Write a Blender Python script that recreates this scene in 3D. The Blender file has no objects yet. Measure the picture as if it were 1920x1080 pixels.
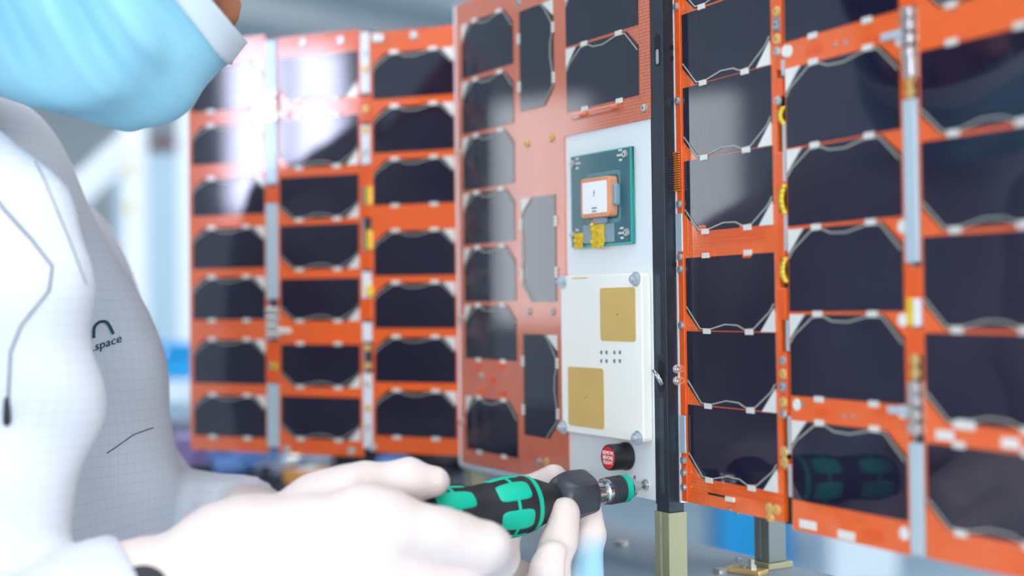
import bpy, bmesh, math, random
import numpy as np
from mathutils import Matrix, Vector
from mathutils.bvhtree import BVHTree
random.seed(7); rng = np.random.default_rng(7)
sc = bpy.context.scene
C = sc.collection
# ------------------------------------------------------------------ camera
CAM = Vector((0, 0, 1.2)); FPX = 2560.0
phi, rho = math.radians(.5), .0128
_f = Vector((0, math.cos(phi), math.sin(phi))); _u0 = Vector((0, -math.sin(phi), math.cos(phi))); _r0 = Vector((1, 0, 0))
_r = _r0*math.cos(rho) - _u0*math.sin(rho); _u = _u0*math.cos(rho) + _r0*math.sin(rho)
cd = bpy.data.cameras.new('camera'); cam = bpy.data.objects.new('camera', cd); C.objects.link(cam)
cam.matrix_world = Matrix(((_r.x, _u.x, -_f.x, CAM.x), (_r.y, _u.y, -_f.y, CAM.y), (_r.z, _u.z, -_f.z, CAM.z), (0, 0, 0, 1)))
cd.sensor_width = 36; cd.lens = 36*FPX/1920; cd.clip_start = .02; cd.clip_end = 100
cd.dof.use_dof = True; cd.dof.focus_distance = .80; cd.dof.aperture_fstop = 2.9; cd.dof.aperture_blades = 0
sc.camera = cam
# ------------------------------------------------------------------ world, exposure
w = bpy.data.worlds.new('world'); sc.world = w; w.use_nodes = True
w.node_tree.nodes['Background'].inputs[0].default_value = (.80, .90, 1, 1)
w.node_tree.nodes['Background'].inputs[1].default_value = 1.0
vs = sc.view_settings
vs.view_transform = 'Standard'; vs.look = 'None'; vs.gamma = 1; vs.use_curve_mapping = False
vs.exposure = 0.08
L_CEIL, L_WIN_LEFT, L_WIN_BACK = 6.5, 3.2, 30.0

def ray(px, py): return _f + _r*((px-960)/FPX) - _u*((py-540)/FPX)
def P(px, py, z): return CAM + ray(px, py)*z           # world point seen at a pixel, at a chosen depth

# ------------------------------------------------------------------ materials
MAT = {}
def srgb(r, g, b): return tuple(((c/255)/12.92 if c/255 <= .04045 else ((c/255+.055)/1.055)**2.4) for c in (r, g, b))
def mat(name, col, rough=.5, metal=0., var=.06, scale=60., bump=0., bscale=200., coat=0., emit=0., sss=0., trans=0., ior=1.45, alpha=1., spec=.5):
    m = bpy.data.materials.new(name); m.use_nodes = True; nt = m.node_tree; b = nt.nodes['Principled BSDF']
    b.inputs['Roughness'].default_value = rough; b.inputs['Metallic'].default_value = metal; b.inputs['IOR'].default_value = ior
    b.inputs['Coat Weight'].default_value = coat; b.inputs['Coat Roughness'].default_value = .08; b.inputs['Transmission Weight'].default_value = trans
    b.inputs['Specular IOR Level'].default_value = spec
    tc = nt.nodes.new('ShaderNodeTexCoord'); nz = nt.nodes.new('ShaderNodeTexNoise'); nz.inputs['Scale'].default_value = scale; nz.inputs['Detail'].default_value = 4
    nt.links.new(tc.outputs['Object'], nz.inputs['Vector'])
    mx = nt.nodes.new('ShaderNodeMix'); mx.data_type = 'RGBA'
    mx.inputs[6].default_value = (*[c*(1-var) for c in col], 1); mx.inputs[7].default_value = (*[min(1, c*(1+var)) for c in col], 1)
    nt.links.new(nz.outputs['Fac'], mx.inputs[0]); nt.links.new(mx.outputs[2], b.inputs['Base Color'])
    if bump:
        n2 = nt.nodes.new('ShaderNodeTexNoise'); n2.inputs['Scale'].default_value = bscale; n2.inputs['Detail'].default_value = 3
        nt.links.new(tc.outputs['Object'], n2.inputs['Vector'])
        bp = nt.nodes.new('ShaderNodeBump'); bp.inputs['Strength'].default_value = bump; bp.inputs['Distance'].default_value = .002
        nt.links.new(n2.outputs['Fac'], bp.inputs['Height']); nt.links.new(bp.outputs['Normal'], b.inputs['Normal'])
    if emit:
        b.inputs['Emission Color'].default_value = (*col, 1); b.inputs['Emission Strength'].default_value = emit
    if sss:
        b.inputs['Subsurface Weight'].default_value = sss; b.inputs['Subsurface Radius'].default_value = (.006, .004, .003)
    MAT[name] = m; return m
def math_node(nt, op, a, b=None):
    n = nt.nodes.new('ShaderNodeMath'); n.operation = op
    for i, v in enumerate((a, b)):
        if v is None: continue
        if isinstance(v, (int, float)): n.inputs[i].default_value = v
        else: nt.links.new(v, n.inputs[i])
    return n.outputs[0]
def grid_lines(m, pitch, width, amount, axes='XZ', matrix=None, col=None):
    """thin printed lines every `pitch` metres along two object axes, mixed into the base colour"""
    nt = m.node_tree; b = nt.nodes['Principled BSDF']; src = b.inputs['Base Color'].links[0].from_socket
    tc = nt.nodes.new('ShaderNodeTexCoord'); mp = nt.nodes.new('ShaderNodeMapping'); nt.links.new(tc.outputs['Object'], mp.inputs[0])
    if matrix: mp.inputs['Rotation'].default_value = matrix
    sx = nt.nodes.new('ShaderNodeSeparateXYZ'); nt.links.new(mp.outputs[0], sx.inputs[0])
    fac = None
    for a in axes:
        fr = math_node(nt, 'FRACT', math_node(nt, 'DIVIDE', sx.outputs[a], pitch))
        l = math_node(nt, 'LESS_THAN', fr, width)
        fac = l if fac is None else math_node(nt, 'MAXIMUM', fac, l)
    mx = nt.nodes.new('ShaderNodeMix'); mx.data_type = 'RGBA'
    nt.links.new(math_node(nt, 'MULTIPLY', fac, amount), mx.inputs[0]); nt.links.new(src, mx.inputs[6]); mx.inputs[7].default_value = (*col, 1)
    nt.links.new(mx.outputs[2], b.inputs['Base Color'])
def dimples(m, pitch, strength):
    nt = m.node_tree; b = nt.nodes['Principled BSDF']
    tc = nt.nodes.new('ShaderNodeTexCoord'); sx = nt.nodes.new('ShaderNodeSeparateXYZ'); nt.links.new(tc.outputs['Object'], sx.inputs[0])
    k = 2*math.pi/pitch
    a = math_node(nt, 'SINE', math_node(nt, 'MULTIPLY', math_node(nt, 'ADD', sx.outputs[0], sx.outputs[1]), k*.7))
    c = math_node(nt, 'SINE', math_node(nt, 'MULTIPLY', math_node(nt, 'SUBTRACT', sx.outputs[0], sx.outputs[1]), k*.7))
    h = math_node(nt, 'MULTIPLY', a, c)
    bp = nt.nodes.new('ShaderNodeBump'); bp.inputs['Strength'].default_value = strength; bp.inputs['Distance'].default_value = .0003
    nt.links.new(h, bp.inputs['Height']); nt.links.new(bp.outputs['Normal'], b.inputs['Normal'])

mat('cell', srgb(15, 13, 32), .05, 0, .25, 25, ior=1.52); grid_lines(MAT['cell'], .0013, .2, .8, 'X', None, srgb(58, 58, 84))
mat('cell_vertical', srgb(15, 13, 32), .05, 0, .25, 25, ior=1.52); grid_lines(MAT['cell_vertical'], .0013, .2, .8, 'Y', None, srgb(58, 58, 84))
mat('orange_board', srgb(228, 92, 14), .3, 0, .10, 90, coat=1); dimples(MAT['orange_board'], .0028, .45)
mat('copper_board', srgb(212, 104, 66), .34, 0, .10, 60, coat=1); dimples(MAT['copper_board'], .0028, .9)
mat('orange_plain', srgb(220, 84, 16), .3, 0, .08, 80, coat=.3)
mat('solder', srgb(232, 230, 222), .35, .35, .06, 300)
mat('busbar', srgb(180, 178, 162), .4, .4, .1, 300)
mat('silver', srgb(205, 205, 200), .28, .9, .08, 300)
mat('nut_zinc', srgb(196, 204, 210), .3, .6, .1, 300)
mat('steel', srgb(190, 190, 188), .2, 1, .08, 300)
mat('gold_screw', srgb(226, 190, 122), .3, .6, .1, 300)
mat('brass_patch', srgb(224, 188, 112), .45, .3, .07, 40)
mat('alu_plate', srgb(230, 233, 234), .38, .1, .03, 12, coat=.15)
mat('hinge_alu', srgb(190, 205, 212), .35, .45, .05, 40)
mat('white_edge', srgb(226, 228, 234), .4, .2, .03)
mat('rail_black', srgb(40, 48, 58), .34, .3, .2, 120, bump=.06, bscale=900)
mat('rail_dark', srgb(8, 9, 11), .6)
mat('antenna_white', srgb(244, 241, 232), .5, 0, .015, 30)
mat('teal_board', srgb(34, 94, 104), .35, 0, .10, 60, coat=.3)
mat('teal_edge', srgb(38, 176, 160), .35, 0, .06)
mat('teal_trace', srgb(110, 170, 170), .4)
mat('ceramic', srgb(222, 150, 112), .5, 0, .05)
mat('patch_white', srgb(246, 244, 242), .4, .1, .02)
mat('grey_epoxy', srgb(132, 152, 164), .3, 0, .08)
mat('kapton', srgb(240, 194, 36), .18, .25, .25, 140, coat=.6)
mat('kapton_deep', srgb(206, 110, 14), .2, .2, .2, 200, coat=.5)
mat('dark_green', srgb(12, 40, 38), .5)
mat('ink', srgb(40, 40, 44), .6)
mat('grey_ink', srgb(140, 140, 146), .6)
mat('pebble_black', srgb(26, 26, 30), .36, 0, .15, 300, bump=.08, bscale=1500)
mat('red_disc', srgb(212, 30, 34), .4, 0, .05)
mat('lettering_white', srgb(245, 240, 238), .5)
mat('handle_black', srgb(40, 40, 44), .5, 0, .15, 300, bump=.05, bscale=2500)
mat('handle_green', srgb(0, 192, 158), .5, 0, .06, 100)
mat('nut_black', srgb(56, 60, 68), .36, 0, .12, 300)
mat('post_beige', srgb(150, 150, 122), .45, .35, .06, 40)
mat('post_grey', srgb(112, 122, 122), .45, .35, .06, 40)
mat('table_grey', srgb(132, 146, 160), .42, 0, .06, 6)
mat('dark_metal', srgb(70, 76, 84), .45, .5)
mat('coat_white', srgb(233, 234, 238), .85, 0, .02, 20, bump=.05, bscale=60)
mat('coat_grid', srgb(210, 212, 219), .85, 0, .02, 20); 
mat('seam', srgb(120, 122, 128), .9)
mat('logo_green', srgb(14, 72, 74), .7)
mat('mask_blue', srgb(154, 208, 226), .9, 0, .06, 30, bump=.10, bscale=500, sss=.06)
mat('mask_white', srgb(222, 232, 238), .9, 0, .03, bump=.25, bscale=900)
mat('skin', srgb(196, 128, 96), .5, 0, .08, 30, sss=.15)
mat('hair', srgb(42, 30, 24), .6, 0, .3, 200, bump=.5, bscale=300)
mat('eye_white', srgb(235, 232, 228), .2); mat('iris', srgb(60, 40, 26), .2)
mat('glove', srgb(226, 209, 203), .6, 0, .03, 60, bump=.22, bscale=170, sss=.12)
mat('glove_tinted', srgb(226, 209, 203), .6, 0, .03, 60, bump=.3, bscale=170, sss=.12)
mat('trousers', srgb(60, 66, 80), .8); mat('shoe', srgb(40, 40, 44), .5)
mat('watch_black', srgb(24, 26, 30), .4)
# setting
mat('wall', srgb(222, 230, 234), .8, 0, .03, 1.5)
mat('wall_blue', srgb(176, 200, 214), .8, 0, .03, 1.5)
mat('ceiling', srgb(212, 222, 228), .85, 0, .03, 1)
mat('beam', srgb(240, 242, 244), .7)
mat('floor', srgb(184, 210, 228), .35, 0, .04, .8)
mat('lamp_glow', (1, .98, .95), .5, emit=L_CEIL, var=0)
mat('window_left', (.90, .95, 1), .5, emit=L_WIN_LEFT, var=0)
mat('window_back', (.78, .80, 1), .5, emit=L_WIN_BACK, var=0)
mat('window_right', (1, .98, .96), .5, emit=6.0, var=0)
mat('window_front', (1, .98, .96), .5, emit=13.0, var=0)
mat('frame_white', srgb(225, 228, 230), .5)
mat('blind', srgb(210, 214, 226), .6)
mat('blue_plastic', srgb(0, 152, 216), .4, 0, .1, 8)
mat('pale_plastic', srgb(222, 232, 240), .5)
mat('rack_white', srgb(236, 240, 244), .5)
mat('yellow_tag', srgb(232, 206, 150), .6)
mat('dark_red', srgb(96, 50, 46), .6)
mat('cable_black', srgb(22, 26, 36), .45)
mat('cable_blue', srgb(90, 130, 190), .45); mat('cable_violet', srgb(150, 130, 180), .5); mat('amber', srgb(206, 140, 60), .5)
mat('bench_dark', srgb(44, 50, 66), .5, 0, .1, 20)
mat('grey_box', srgb(120, 132, 150), .5)

# ------------------------------------------------------------------ object helpers
WM = {}
def put(o, parent, M):
    C.objects.link(o)
    if parent is not None:
        o.parent = parent
        if M is None: M = WM[parent]
        o.matrix_basis = WM[parent].inverted() @ M
    else:
        M = M or Matrix(); o.matrix_basis = M
    WM[o] = M.copy(); return o
def tag(o, label=None, cat=None, group=None, kind=None):
    for k, v in (('label', label), ('category', cat), ('group', group), ('kind', kind)):
        if v: o[k] = v
    return o
def empty(name, loc, label, cat, group=None):
    o = bpy.data.objects.new(name, None); o.empty_display_size = .02
    put(o, None, Matrix.Translation(loc)); return tag(o, label, cat, group)
class MB:
    def __init__(s): s.v = []; s.f = []
    def add(s, vs, fs):
        n = len(s.v); s.v += [tuple(v) for v in vs]; s.f += [tuple(i+n for i in f) for f in fs]; return s
    def box(s, x0, x1, y0, y1, z0, z1):
        return s.add([(x, y, z) for z in (z0, z1) for y in (y0, y1) for x in (x0, x1)],
                     [(0, 2, 3, 1), (4, 5, 7, 6), (0, 1, 5, 4), (2, 6, 7, 3), (0, 4, 6, 2), (1, 3, 7, 5)])
    def prism(s, poly, z0, z1):
        n = len(poly); a = sum(poly[i][0]*poly[(i+1) % n][1]-poly[(i+1) % n][0]*poly[i][1] for i in range(n))
        if a < 0: poly = poly[::-1]
        return s.add([(x, y, z0) for x, y in poly]+[(x, y, z1) for x, y in poly],
                     [tuple(range(n))[::-1], tuple(range(n, 2*n))]+[(i, (i+1) % n, n+(i+1) % n, n+i) for i in range(n)])
    def lathe(s, prof, n=24, axis='z', c=(0, 0, 0)):
        vs, fs = [], []
        for a, r in prof:
            for i in range(n):
                t = 2*math.pi*i/n; q = (r*math.cos(t), r*math.sin(t), a)
                if axis == 'x': q = (q[2], q[0], q[1])
                vs.append((q[0]+c[0], q[1]+c[1], q[2]+c[2]))
        m = len(prof)
        for j in range(m-1):
            for i in range(n):
                fs.append((j*n+i, j*n+(i+1) % n, (j+1)*n+(i+1) % n, (j+1)*n+i))
        fs.append(tuple(range(n))[::-1]); fs.append(tuple(range((m-1)*n, m*n)))
        return s.add(vs, fs)
    def tube(s, pts, r, n=8):
        pts = [Vector(p) for p in pts]; vs, fs = [], []; up = None
        for i, p in enumerate(pts):
            d = (pts[min(i+1, len(pts)-1)]-pts[max(i-1, 0)]).normalized()
            if up is None: up = Vector((0, 0, 1)) if abs(d.z) < .9 else Vector((1, 0, 0))
            a = d.cross(up).normalized(); b = a.cross(d).normalized(); up = b
            rr = r[i] if isinstance(r, (list, tuple)) else r
            vs += [p+a*rr*math.cos(2*math.pi*k/n)+b*rr*math.sin(2*math.pi*k/n) for k in range(n)]
        for i in range(len(pts)-1):
            for k in range(n): fs.append((i*n+k, i*n+(k+1) % n, (i+1)*n+(k+1) % n, (i+1)*n+k))
        fs.append(tuple(range(n))[::-1]); fs.append(tuple(range((len(pts)-1)*n, len(pts)*n)))
        return s.add(vs, fs)
    def mesh(s, name, smooth=False):
        me = bpy.data.meshes.new(name); me.from_pydata(s.v, [], s.f); me.update()
        if smooth: me.polygons.foreach_set('use_smooth', [True]*len(me.polygons))
        return me
    def build(s, name, m, parent=None, M=None, smooth=False, bevel=0, seg=2, auto=None):
        return obj(name, s.mesh(name, smooth), m, parent, M, bevel, seg, auto)
def obj(name, me, m, parent=None, M=None, bevel=0, seg=2, auto=None):
    if m and not me.materials: me.materials.append(MAT[m])
    o = bpy.data.objects.new(name, me)
    if bevel:
        b = o.modifiers.new('bevel', 'BEVEL'); b.width = bevel; b.segments = seg; b.limit_method = 'ANGLE'; b.angle_limit = math.radians(40)
        b.harden_normals = False
    if auto is not None: me.set_sharp_from_angle(angle=math.radians(auto))
    return put(o, parent, M)
def rrect(x0, x1, y0, y1, r, n=4):
    out = []
    for cx, cy, a0 in ((x1-r, y1-r, 0), (x0+r, y1-r, 90), (x0+r, y0+r, 180), (x1-r, y0+r, 270)):
        for i in range(n+1):
            a = math.radians(a0+90*i/n); out.append((cx+r*math.cos(a), cy+r*math.sin(a)))
    return out
def capsule_slot(x0, x1, y0, y1): return rrect(x0, x1, y0, y1, min(x1-x0, y1-y0)/2*.98, 6)
def structure(o): o['kind'] = 'structure'; return o
def text_mesh(txt, size, depth, align='CENTER', spacing=1.0):
    cu = bpy.data.curves.new('t', 'FONT'); cu.body = txt; cu.size = size; cu.extrude = depth; cu.align_x = align; cu.align_y = 'CENTER'; cu.space_line = spacing; cu.resolution_u = 3
    o = bpy.data.objects.new('t', cu); C.objects.link(o); dg = bpy.context.evaluated_depsgraph_get()
    me = bpy.data.meshes.new_from_object(o.evaluated_get(dg)); bpy.data.objects.remove(o); bpy.data.curves.remove(cu); me.materials.clear(); return me

class Frame:
    """a flat panel standing upright: s along it, t up, n out of it"""
    def __init__(s, px, py, z, yaw, roll=0.):
        s.O = P(px, py, z); th = math.radians(yaw); ro = math.radians(roll)
        a = Vector((math.cos(th), -math.sin(th), 0)); n = Vector((-math.sin(th), -math.cos(th), 0)); t = Vector((0, 0, 1))
        s.s = a*math.cos(ro)+t*math.sin(ro); s.t = t*math.cos(ro)-a*math.sin(ro); s.n = n
        s.M = Matrix(((s.s.x, s.t.x, n.x, s.O.x), (s.s.y, s.t.y, n.y, s.O.y), (s.s.z, s.t.z, n.z, s.O.z), (0, 0, 0, 1)))
    def pt(s, a, b, c=0): return s.O+s.s*a+s.t*b+s.n*c
    def uv(s, px, py, off=0.):
        d = ray(px, py); o = s.O+s.n*off; k = (o-CAM).dot(s.n)/d.dot(s.n); q = CAM+d*k-o
        return q.dot(s.s), q.dot(s.t)
    def S(s, px, py=560, off=0.): return s.uv(px, py, off)[0]
    def T(s, px, py, off=0.): return s.uv(px, py, off)[1]
FF = Frame(1252, 560, .80, 60)
_rb = FF.pt(.0006, 0, -.0105)
_q = _rb-CAM; _zr = _q.dot(_f)
FR = Frame(1277, 560, _zr, 63.5, .25)
_lz = (FF.pt(FF.S(862, 565), 0)-CAM).dot(_f)
FW = Frame(862, 565, _lz, 24, -.25)
_e = FW.pt(FW.S(690, 560), 0); FV = Frame(690, 560, (_e-CAM).dot(_f), 25, -.25)          # the two outer panels of the left wing
#@@SETTING
# ------------------------------------------------------------------ setting
X0, X1, Y0, Y1, ZC = -4.5, 5.0, -6.6, 10.5, 3.0
structure(MB().box(X0, X1, Y0, Y1, -.1, 0).build('floor', 'floor'))
structure(MB().box(X0, X1, Y0, Y1, ZC, ZC+.1).build('ceiling', 'ceiling'))
structure(MB().box(X0, X1, Y1, Y1+.15, 0, ZC).build('wall_back', 'wall'))
def wall_with_holes(name, x0, x1, z0, z1, holes, M, th=.15):
    m = MB(); x = x0
    for hx0, hx1, hz0, hz1 in holes:
        m.box(x, hx0, 0, th, z0, z1).box(hx0, hx1, 0, th, z0, hz0).box(hx0, hx1, 0, th, hz1, z1); x = hx1
    m.box(x, x1, 0, th, z0, z1)
    return structure(m.build(name, 'wall', None, M))
def window(n, hx0, hx1, hz0, hz1, M, glow, cols, blinds=0, th=.15):
    fr = MB(); e = .05
    fr.box(hx0, hx1, .03, .11, hz0, hz0+e).box(hx0, hx1, .03, .11, hz1-e, hz1).box(hx0, hx0+e, .03, .11, hz0+e, hz1-e).box(hx1-e, hx1, .03, .11, hz0+e, hz1-e)
    root = structure(fr.build('window_%d' % n, 'frame_white', None, M))
    wdt = (hx1-hx0-2*e)/cols
    for i in range(cols):
        a = hx0+e+wdt*i
        MB().box(a+.01, a+wdt-.01, .06, .07, hz0+e, hz1-e).build('pane', glow, root)
        if i: MB().box(a-.018, a+.018, .02, .12, hz0+e, hz1-e).build('mullion', 'frame_white', root)
    for k in range(blinds):
        z = hz0+e+(hz1-hz0-2*e)*(k+.5)/blinds
        MB().box(hx0+e, hx1-e, .0, .02, z-.006, z+.006).build('blind_slat', 'blind', root)
# left wall (x = X0), local x runs along +y
ML = Matrix(((0, -1, 0, X0), (1, 0, 0, 0), (0, 0, 1, 0), (0, 0, 0, 1)))
WA, WB = (-1.86, -1.16, 1.55, 2.42), (3.12, 3.72, 1.05, 2.15)
wall_with_holes('wall_left', Y0, Y1, 0, ZC, (WA, WB), ML)
window(1, *WB, ML, 'window_left', 1)
window(2, *WA, ML, 'window_back', 2, 12)
MBk = Matrix(((-1, 0, 0, 0), (0, -1, 0, Y0), (0, 0, 1, 0), (0, 0, 0, 1)))
wall_with_holes('wall_front', -X1, -X0, 0, ZC, ((-1.6, 1.6, .8, 2.6),), MBk)
window(4, -1.6, 1.6, .8, 2.6, MBk, 'window_front', 4)  # added fill window behind the camera, brightens the coat's chest
MRt = Matrix(((0, 1, 0, X1), (-1, 0, 0, 0), (0, 0, 1, 0), (0, 0, 0, 1)))
wall_with_holes('wall_right', -Y1, -Y0, 0, ZC, ((-1.2, 2.8, .8, 2.5),), MRt)
window(3, -1.2, 2.8, .8, 2.5, MRt, 'window_right', 4)  # added fill window on the unseen right wall, lights the coat front
dr = structure(MB().box(3.95, 4.95, -.04, .03, 0, 2.1).build('door_1', 'grey_box', None, ML)); MB().box(4.02, 4.05, -.08, -.04, 1.0, 1.12).build('handle', 'steel', dr)  # unseen dark door, added to keep the left cell column's reflection dark
lamp_no = 0
for ly, row in ((-2.4, 'behind'), (.1, 'over the work table'), (2.8, 'in the middle of the hall'), (5.4, 'towards the back wall')):
    for lx, side in ((-2.4, 'left'), (.1, 'centre'), (2.6, 'right')):
        t = empty('ceiling_light', (lx, ly, ZC), 'flat rectangular ceiling light %s, %s row' % (row, side), 'ceiling light', 'flat ceiling lights')
        m = MB(); a, b = .62, .32
        m.box(-a, a, -b, -b+.02, -.05, 0).box(-a, a, b-.02, b, -.05, 0).box(-a, -a+.02, -b+.02, b-.02, -.05, 0).box(a-.02, a, -b+.02, b-.02, -.05, 0)
        m.build('frame', 'frame_white', t)
        MB().box(-a+.02, a-.02, -b+.02, b-.02, -.04, -.025).build('diffuser', 'lamp_glow', t)
# ceiling beams seen far behind, running diagonally
for i, (x0, y0, x1, y1) in enumerate(((-3.4, 7.6, -.9, 10.4), (-2.2, 7.2, .6, 10.4), (-.9, 6.9, 2.0, 10.4))):
    d = Vector((x1-x0, y1-y0, 0)).normalized(); q = Vector((-d.y, d.x, 0))*.13
    pl = [(x0+q.x, y0+q.y), (x1+q.x, y1+q.y), (x1-q.x, y1-q.y), (x0-q.x, y0-q.y)]
    structure(MB().prism(pl, ZC-.16, ZC).build('trim_%d' % (i+1), 'beam'))
#@@SAT
# ------------------------------------------------------------------ satellite
ZT = 1.2-.170                                   # table top height
sat = empty('satellite', FF.pt(-.125, 0, -.06).xy.to_3d()+Vector((0, 0, 1.2-.125)), 'box satellite with unfolded orange solar wings standing on metal posts', 'satellite')
CELLS = {}
def cell_mesh(wd, ht, vertical=False):
    k = (round(wd*1e4), round(ht*1e4), vertical)
    if k not in CELLS:
        a, b = wd/2, ht/2; cx, cy = .155*wd, .26*ht       # two cropped corners on the low long side
        poly = [(-a, b), (a, b), (a, -b+cy), (a-cx, -b), (-a+cx, -b), (-a, -b+cy)]
        me = MB().prism(poly, 0, .0005).mesh('solar_cell')
        me.materials.append(MAT['cell_vertical' if vertical else 'cell'])
        # busbar strip following the cropped edge, wavy between the tabs
        pts = [(-a+.0005, -b+cy*1.25), (-a+.17*wd, -b+.0010), (-a+.29*wd, -b+.0008), (-a+.46*wd, -b+.0036), (-a+.60*wd, -b+.0032), (-a+.68*wd, -b+.0008), (-a+.78*wd, -b+.0014), (a-.05*wd, -b+cy*.95), (a-.0004, -b+cy*1.35)]
        m = MB(); h = .00036
        for (x0, y0), (x1, y1) in zip(pts, pts[1:]):
            d = Vector((x1-x0, y1-y0)).normalized()*h; nx, ny = -d.y, d.x
            m.prism([(x0+nx, y0+ny), (x1+nx, y1+ny), (x1-nx, y1-ny), (x0-nx, y0-ny)], .0005, .0009)
        bus = m.mesh('busbar'); bus.materials.append(MAT['busbar'])
        dio = MB().prism([(a-.0002, -b-.0002), (a-.0002, -b+cy*1.15), (a-cx*.95, -b-.0002)], .0002, .0008).mesh('bypass_diode'); dio.materials.append(MAT['solder'])
        tb = MB()
        for i in range(3): tb.box(-.0034+.0024*i, -.0014+.0024*i, -.0015, .0015, .0004, .0011)
        tab = tb.mesh('contact_tab'); tab.materials.append(MAT['solder'])
        CELLS[k] = (me, bus, dio, tab)
    return CELLS[k]
def add_cell(panel, FM, s0, s1, t0, t1, rot=0, n=.0008, far_tabs=False, diode=True, mirror=False):
    """rot 0: crop at the bottom, 180: at the top, +-90: at the right/left"""
    wd, ht = (s1-s0, t1-t0) if rot in (0, 180) else (t1-t0, s1-s0)
    me, bus, dio, tab = cell_mesh(wd, ht, rot not in (0, 180))
    M = FM @ Matrix.Translation(((s0+s1)/2, (t0+t1)/2, n)) @ Matrix.Rotation(math.radians(rot), 4, 'Z')
    obj('solar_cell', me, None, panel, M); obj('busbar', bus, None, panel, M)
    if diode: obj('bypass_diode', dio, None, panel, M @ Matrix.Scale(-1, 4, (1, 0, 0)) if mirror else M)
    for f in (.25, .73): obj('contact_tab', tab, None, panel, M @ Matrix.Translation((-wd/2+f*wd, -ht/2-.0004, 0)))
    if far_tabs:
        for f in (.25, .73): obj('contact_tab', tab, None, panel, M @ Matrix.Translation((-wd/2+f*wd, ht/2+.0008, 0)))
SCREW = {}
def screw_mesh(kind):
    if kind not in SCREW:
        r, h, m = {'pan': (.0021, .0016, 'silver'), 'gold': (.0024, .0014, 'gold_screw'), 'big': (.0028, .0018, 'silver'), 'pad': (.0026, .0006, 'solder'), 'rivet': (.0011, .0005, 'steel')}[kind]
        b = MB().lathe([(0, r*1.25), (h*.3, r*1.25), (h*.4, r*1.02), (h*.9, r*.98), (h, r*.88), (h, r*.52), (h*.25, r*.46)], 16)
        me = b.mesh('screw'); me.materials.append(MAT[m]); SCREW[kind] = me
    return SCREW[kind]
def screw(panel, FM, s, t, n=.0008, kind='pan', name='screw'):
    return obj(name, screw_mesh(kind), None, panel, FM @ Matrix.Translation((s, t, n)))
def plate(name, m, panel, FM, s0, s1, t0, t1, n0, n1, bevel=0):
    return MB().box(s0, s1, t0, t1, n0, n1).build(name, m, panel, FM, bevel=bevel)

# --- right wing: three hinged panels in one plane
TOP = .214
RM = FR.M
def rs(px, py=560): return FR.S(px, py)
def rt(px, py): return FR.T(px, py)
def wing_panel(s0, s1, t0, t1, m, FM, label, th=.0018):
    p = MB().prism(rrect(s0, s1, t0, t1, .0012, 2), -th, .0008).build('solar_panel', m, sat, FM); p['label'] = label; return p
# panel nearest the rail
c0, c1 = rs(1290), rs(1457, 622)
bot = rt(1298, 942)
R1 = wing_panel(rs(1285), rs(1466), bot, TOP, 'orange_board', RM, 'orange wing panel beside the black rail')
edges = [(25, 162), (164, 300), (302, 436), (484, 619), (621, 756), (758, 891)]
add_cell(R1, RM, c0, c1, rt(1287, 23), rt(1287, 23)+.0405, 0)
for i, (a, b) in enumerate(edges): add_cell(R1, RM, c0, c1, rt(1292, b), rt(1292, a), 0, far_tabs=(i == 3))
for px, py in ((1400, 424), (1322, 424), (1405, 470), (1330, 470)): plate('solder_pad', 'orange_plain', R1, RM, rs(px)-.004, rs(px)+.004, rt(px, py)-.004, rt(px, py)+.0005, .0008, .0014, .0003)
for y in (430, 440, 449): plate('trace_ridge', 'orange_plain', R1, RM, rs(1335), rs(1440), rt(1390, y)-.0008, rt(1390, y)+.0004, .0008, .0013)
for px, py in ((1370, 955), (1385, 962), (1446, 952), (1460, 955), (1448, 970)): screw(R1, RM, rs(px, py), rt(px, py), .0008, 'gold' if px > 1440 else 'rivet')
plate('component', 'solder', R1, RM, rs(1365, 935), rs(1381, 935), rt(1372, 940), rt(1372, 931), .0008, .0022, .0003)
plate('slot', 'rail_dark', R1, RM, rs(1330, 928), rs(1362, 928), rt(1346, 930), rt(1346, 926), .0005, .00095)
for y, px in ((898, 1330), (910, 1420)): plate('trace_ridge', 'orange_plain', R1, RM, rs(1340, y), rs(1470, y), rt(1400, y+18)-.001, rt(1400, y+18), .0008, .0013)
# edge strip along the rail
E1 = plate('edge_strip', 'orange_plain', sat, RM, rs(1278), rs(1288), rt(1290, 940), TOP, -.0016, .0022, .0004)
plate('edge_lip', 'white_edge', E1, RM, rs(1273), rs(1278), bot-.001, TOP, -.003, .0026)
for py in (10, 188, 383, 482, 505, 610, 862, 885, 912): screw(E1, RM, rs(1283.5), rt(1283, py), .0022, 'pan')
for a, b in ((400, 472), (778, 848)):
    plate('spring_tab', 'hinge_alu', E1, RM, rs(1278.5), rs(1289), rt(1284, b), rt(1284, a), .0022, .0032, .0003)
for i in range(17):
    t = rt(1282, 286+4.4*i); plate('flex_rib', 'kapton_deep', E1, RM, rs(1273), rs(1287), t-.0005, t+.0004, .0024, .0042, .0002)
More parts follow.
